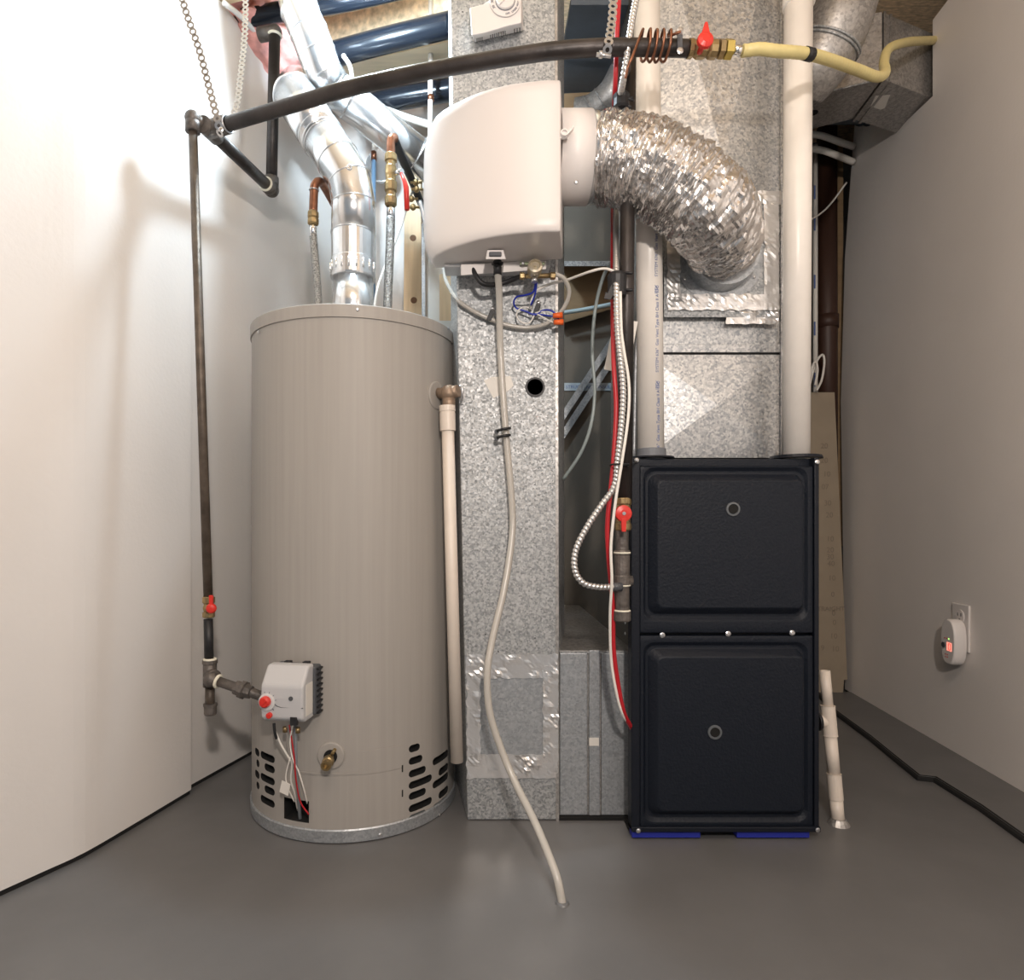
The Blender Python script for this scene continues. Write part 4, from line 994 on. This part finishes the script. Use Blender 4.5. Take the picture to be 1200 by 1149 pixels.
# armoured cable
bxp = resample(pxs([(750,-40,1.33),(746,-5,1.33),(741,22,1.32),(736,55,1.31),(731,90,1.33),(727,112,1.38),(725,135,1.44),(723,170,1.56),(722,245,1.58),(722,300,1.44),(722,335,1.385),(724,390,1.37),(730,450,1.37),(729,490,1.37),(724,540,1.375),(720,570,1.38),(705,592,1.38),(688,618,1.38),(675,645,1.38),(674,668,1.38),(683,683,1.38),(700,688,1.385),(722,688,1.40)],10), .0010)
bx = thing('armoured_cable', 'silver spiral armoured cable running down beside the gas drop pipe, with a loop', 'cable', bxp[-1])
B().tube(bxp, .0066, 10, fn=lambda i,a,r: r*(.84+.30*abs(math.sin(PI*i/9.0+a/2)))).build('armour', M['bx'], bx)
B().cyl(W(717,688,1.40), W(728,688,1.405), .010, 12).build('connector', M['greyd'], bx)
pipe_thing('red_cable','red thermostat cable running down behind the armoured cable to the furnace side','cable',[(727,-30,1.36),(723,40,1.35),(721,100,1.38),(719,135,1.47),(718,170,1.58),(718,250,1.59),(718,330,1.45),(719,420,1.40),(722,480,1.395),(718,550,1.395),(712,610,1.395),(713,650,1.40),(718,710,1.42),(719,760,1.43),(724,800,1.44),(731,835,1.45),(741,855,1.49)],.0052,M['redwire'],10)
pipe_thing('white_cable','thin white cable running from the black tape down past the red valve','cable',[(727,342,1.375),(728,385,1.37),(731,410,1.365),(737,450,1.365),(736,490,1.365),(729,540,1.365),(721,590,1.368),(716,640,1.372),(717,680,1.375),(715,720,1.40),(716,770,1.43),(722,810,1.44),(730,838,1.45),(741,853,1.49)],.0032,M['whitew'],10)
t = thing('tape_wrap','black electrical tape wrapped around the cables below the flexible duct','tape',W(724,345,1.39))
b = B(); b.lathe(W(723,348,1.40),(0,0,1),[(.018,0),(.021,.006),(.020,.03),(.0215,.044),(.018,.052)],14); b.build('wrap', M['black'], t, .001)
B().prism([W(717,333,1.38),W(712,344,1.38),W(710,342,1.38),W(708,350,1.38),W(716,351,1.38),W(719,344,1.38)],(0,.003,0)).build('loose_end', M['black'], t)
for y in (320,340): B().tube(pxs([(728,y,1.40),(738,y,1.39),(741,y,1.39)],3), .0035, 6).build('tie_tail', M['black'], t)
t = thing('tape_wrap','black cable tie bundle on the cables just above the flexible duct','tape',W(728,122,1.39))
B().lathe(W(728,128,1.385),(0,0,1),[(.014,0),(.018,.004),(.017,.02),(.019,.028),(.014,.034)],12).build('wrap', M['black'], t)
for x0,y0,x1,y1 in ((728,112,743,118),(730,118,742,114),(732,122,740,126)): B().cyl(W(x0,y0,1.38),W(x1,y1,1.375),.003,6).build('tie_tail', M['black'], t)
tag(B().ring(W(726,545,1.385),(0,0,1),.020,.0022,20,6).build('cable_tie', M['black']),'thin black cable tie around the cables beside the furnace top corner','cable tie')
tag(B().tube([W(735,547,1.40),W(740,545,1.44),W(746,541,1.465)], .002, 6).build('tie_tail', M['black']),'thin black tie tail reaching the furnace top corner','cable tie')
tag(B().prism([W(708,433,1.50),W(718,383,1.50),W(722,384,1.50),W(719,435,1.50)],(0,.003,0)).build('paper_card', M['paper']),'beige card corner on the left of the armoured cable','card')
tag(B().prism([W(736,440,1.50),W(736,376,1.50),W(747.5,377,1.50)],(0,.003,0)).build('paper_card', M['paper']),'pointed beige card corner on the right of the gas drop pipe','card')
pipe_thing('thin_conduit','thin steel strip beside the left edge of the printed vent pipe','strip',[(743,540,1.56),(745,430,1.56),(747,395,1.56)],.004,M['galvblue'])

# ------------------------------------------------------------------ overhead duct, right
Z0 = 2.19
A1, A2, A3, A4 = ZP(1035,93,Z0), ZP(1088,113,Z0), ZP(1047,155,Z0), ZP(1000,140,Z0)
dR = (A2-A1).normalized(); dR2 = (A3-A4).normalized()
zT = 2.41
tk = thing('overhead_duct', 'rectangular sheet metal duct passing through the notch in the right wall', 'duct', (A1+A3)/2)
e2, e3 = A2+dR*.25, A3+dR*.25
up = V((0,0,zT-Z0))
B().hexa([A1,e2,e3,A4,A1+up,e2+up,e3+up,A4+up]).build('duct_body', M['galvdark'], tk, .002)
for d in (0,.030):
    a = A1+dR*d; c = A4+dR*d
    nn = V((0,0,.004)); f_ = (A1-A4).normalized()*.005
    B().hexa([a+f_-nn,a+f_+dR*.010-nn,c-f_+dR*.010-nn,c-f_-nn,a+f_+up,a+f_+dR*.010+up,c-f_+dR*.010+up,c-f_+up]).build('joint_flange', M['galvdark'], tk)
pc = A1.lerp(A3,.5)+V((-.02,0,-.0015))
lab(B().prism([ZP(1020,124,Z0)-V((0,0,.001)),ZP(1026,112,Z0)-V((0,0,.001)),ZP(1043,111,Z0)-V((0,0,.001)),ZP(1037,126,Z0)-V((0,0,.001)),ZP(1032,128,Z0)-V((0,0,.001))],(0,0,-.001)).build('sticker', M['paper'], tk),'torn pale sticker')
bo = thing('duct_boot', 'flared sheet metal duct boot reaching from behind the right vent pipe', 'duct', ZP(980,120,Z0))
L1, L4 = ZP(908,122,Z0), ZP(915,160,Z0)
B().hexa([L1,A1-dR*.004,A4-dR2*.004,L4,L1+up*1.2,A1-dR*.004+up,A4-dR2*.004+up,L4+up*1.2]).build('duct_body', M['galvdark'], bo, .002)
B().tube([L1+V((0,-.002,-.001)), A1+V((-.01,-.002,-.001))], .003, 6).build('edge_seam', M['galv'], bo)
B().lathe(ZP(953,132,Z0)-V((0,0,.001)),(0,0,-1),[(.016,0),(.016,.001)],16).build('hole', M['blackin'], bo)
ro = thing('round_duct', 'grey round duct elbow with double ring, above the yellow hose', 'duct', W(985,60,1.85))
rp_ = pxs([(940,95,1.88),(958,75,1.84),(972,52,1.82),(985,20,1.80),(998,-30,1.80)],6)
B().tube(rp_, .086, 36).build('pipe', M['galvdark'], ro)
for k, q in enumerate((rp_[11], rp_[12])):
    B().ring(q, rp_[13]-rp_[10], .088, .0035, 40, 8).build('seam_ring', M['galv'], ro)
rk = thing('round_duct', 'dark round duct in the top right corner behind the rectangular duct', 'duct', W(1060,20,2.5))
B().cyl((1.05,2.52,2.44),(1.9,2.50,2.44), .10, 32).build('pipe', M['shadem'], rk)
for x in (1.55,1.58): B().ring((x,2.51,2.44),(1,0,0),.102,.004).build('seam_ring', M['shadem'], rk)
# alcove contents
pipe_thing('white_pipe','upper of two pale curved pipes in the dark alcove','pipe',[(940,157,2.62),(962,159,2.62),(980,165,2.62),(1000,172,2.66)],.013,M['whitew'])
pipe_thing('white_pipe','lower of two pale curved pipes in the dark alcove','pipe',[(940,174,2.62),(962,176,2.62),(980,182,2.62),(1000,190,2.66)],.013,M['whitew'])
pipe_thing('thin_cable','thin grey cable slanting across the dark alcove','cable',[(945,260,2.6),(962,250,2.6),(975,237,2.6),(992,214,2.6)],.0035,M['whitew'])
tp_ = thing('printed_pipe','narrow printed white pipe standing in the alcove beside the brown pipe','pipe',W(955.5,500,2.75))
B().cyl(W(955.5,500,2.75), W(955.5,170,2.75), .010, 12).build('pipe', M['whitew'], tp_)
for y in (225,262,330,385,445): B().box((W(954,0,2.738).x,2.7395,H+(CY-y-8)*2.738/F),(W(956,0,2.738).x,2.7405,H+(CY-y+8)*2.738/F)).build('print_mark', M['ink'], tp_)
t = thing('brown_pipe','dark brown drain pipe standing in the alcove','pipe',W(970,520,2.78))
B().cyl(W(970,600,2.78), W(969,150,2.78), .040, 24).build('pipe', M['brown'], t)
B().cyl(W(970,385,2.78), W(970,370,2.78), .044, 24).build('coupling', M['brown'], t)
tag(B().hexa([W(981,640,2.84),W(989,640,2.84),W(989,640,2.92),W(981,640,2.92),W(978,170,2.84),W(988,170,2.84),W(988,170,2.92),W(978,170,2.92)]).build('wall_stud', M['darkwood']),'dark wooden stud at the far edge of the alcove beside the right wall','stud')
for i,(L,lb) in enumerate((([(948,455,2.66),(953,435,2.66),(958,422,2.66),(964,416,2.66),(966,425,2.66),(963,445,2.66),(957,458,2.66)],'larger white cable loop above the tan board'),([(948,450,2.64),(952,430,2.64),(956,424,2.64),(958,435,2.64),(955,452,2.64)],'smaller white cable loop behind the vent pipe'))):
    pipe_thing('cable_loop', lb, 'cable', L, .0045, M['whitew'])
tb = thing('leaning_board','tan fibreboard sheet with pencilled numbers leaning behind the furnace','board',W(970,812,2.72))
YB_ = 2.70
B().prism([W(930,812,YB_),W(988,812,YB_),W(989,797,YB_),W(993,797,YB_),W(978,460,YB_),W(930,460,YB_)],(0,.012,0)).build('panel', M['tan'], tb)
for s_,x,y in (('20',966,523),('20',966,540),('10',969,556),('07',967,571),('30',970,590),('20',972,604),('10',973,632),('20',973,645),('30',973,653),('40',974,661),('10',975,678),('0',976,697),('0',977,719),('0',978,730),('10',977,746),('10',979,761),('9',964,760)):
    text(s_, .032, W(x,y,YB_-.001), TFACE, M['pencil'], 'pencil_number', tb)
text('STRAIGHT', .028, W(972,714,YB_-.001), TFACE, M['pencil'], 'pencil_word', tb)

# ------------------------------------------------------------------ condensate drain
cd = thing('condensate_drain', 'cream plastic drain pipe with tee beside the furnace right side', 'pipe', FL(983,966))
pa_, pb_ = W(966.5,786,1.60), FL(982.5,966)
pb_.z = .0
ax = (pb_-pa_).normalized(); Lp = (pb_-pa_).length
at_ = lambda y: pa_.lerp(pb_, (y-786)/(966-786))
b = B(); b.lathe(pa_, ax, [(.009,.03),(.009,0),(.0125,0),(.0125,at_(832).z and (at_(832)-pa_).length)],20,True); b.build('standpipe', M['pvcb'], cd)
B().lathe(at_(828), ax, [(.0175,0),(.0165,.002),(.0165,(at_(864)-at_(828)).length-.002),(.0175,(at_(864)-at_(828)).length)],20).build('tee', M['pvcb'], cd)
B().cyl(at_(848), W(957,845,1.59), .0150, 18).build('side_branch', M['pvcb'], cd)
B().cyl(W(957,846,1.57), W(960,846,1.57), .022, 16).build('grommet', M['black'], cd)
B().cyl(at_(862), at_(912), .0145, 18).build('pipe', M['pvcb'], cd)
B().lathe(at_(908), ax, [(.0175,0),(.0165,.002),(.0165,(at_(938)-at_(908)).length)],20).build('coupling', M['pvcb'], cd)
B().cyl(at_(936), pb_, .0150, 18).build('lower_pipe', M['pvcb'], cd)
B().lathe(V((pb_.x,pb_.y,0)),(0,0,1),[(.026,0),(.022,.006),(.017,.014)],14).build('floor_sleeve', M['galvdark'], cd)

# ------------------------------------------------------------------ outlet and detector on the right wall
wd = V((.1207,1,0)).normalized(); wn = V((-wd.y,wd.x,0))   # along wall (away), normal into the room
def wallpt(px, py, off=0.0):
    k = (px-CX)/F; Y = 1.271/(k-.1207); p = W(px,py,Y); return p + wn*off
ou = thing('wall_outlet', 'white duplex electrical outlet on the right wall', 'outlet', wallpt(1128,762))
Mw = Matrix((-wd, -wn, V((0,0,1)))).transposed()          # x toward the camera, -y into the room
pc = wallpt(1127.5,735.5)
B().obox(pc+wn*.003, (.083,.006,.145), Mw).build('cover_plate', M['white'], ou, .003, 3)
for dz in (.034,-.034):
    o_ = B().lathe(pc+wn*.005+V((0,0,dz)), wn, [(.021,0),(.021,.003)], 28).build('receptacle', M['white'], ou)
    for dx in (-.008,.008): B().obox(pc+wn*.0083+wd*dx+V((0,0,dz+.006)), (.003,.0008,.010), Mw).build('slot', M['greyd'], o_)
    B().lathe(pc+wn*.0078+V((0,0,dz-.009)), wn, [(.003,0),(.003,.001)], 10).build('ground_hole', M['greyd'], o_)
screw(ou, pc+wn*.006, wn, .003)
de = thing('gas_detector', 'white plug-in alarm with glowing red display plugged into the outlet', 'detector', pc+V((0,0,-.08)))
dcn = pc + V((0,0,-.045)) - wd*(.004)
def outline(s, h, n=24):
    pts = []
    for k in range(n):
        a = 2*PI*k/n; x = math.copysign(abs(math.cos(a))**.75, math.cos(a))*s; z = math.copysign(abs(math.sin(a))**.85, math.sin(a))*h
        pts.append((x,z))
    return pts
rings = []
for s_,h,o in ((.034,.068,.008),(.036,.071,.012),(.036,.071,.038),(.033,.068,.045)):
    rings.append([dcn + wn*o - wd*x + V((0,0,z)) for x,z in outline(s_,h)])
B().sweep(rings,True,False,True).build('case', M['white'], de, .002)
fo_ = dcn+wn*.0452
lab(B().obox(fo_-wd*.010+V((0,0,-.014)),(.024,.001,.026),Mw).build('display', M['redglow'], de),'glowing red display')
sg = fo_+wn*.0008-wd*.012+V((0,0,-.014))
for dx,dz,w,h in ((-.005,.0045,.002,.008),(-.005,-.0045,.002,.008),(.005,.0045,.002,.008),(.005,-.0045,.002,.008),(0,.0095,.009,.002),(0,-.0095,.009,.002)):
    B().obox(sg-wd*dx+V((0,0,dz)),(w,.0006,h),Mw).build('digit_segment', M['redseg'], de)
B().lathe(fo_+wd*.017+V((0,0,-.012)), wn, [(.009,0),(.0085,.003),(.006,.003)],20).build('test_button', M['greyd'], de)
for k in range(3): B().lathe(fo_+wd*(.012-.010*k)+V((0,0,.010)), wn, [(.0022,0),(.002,.001)],8).build('indicator', M['green'] if k==2 else M['red'], de)
for k in range(6): B().obox(fo_+wd*(.012-.006*(k%3)-.002)+V((0,0,-.040-.008*(k//3))),(.003,.0008,.003),Mw).build('sound_hole', M['red'], de)
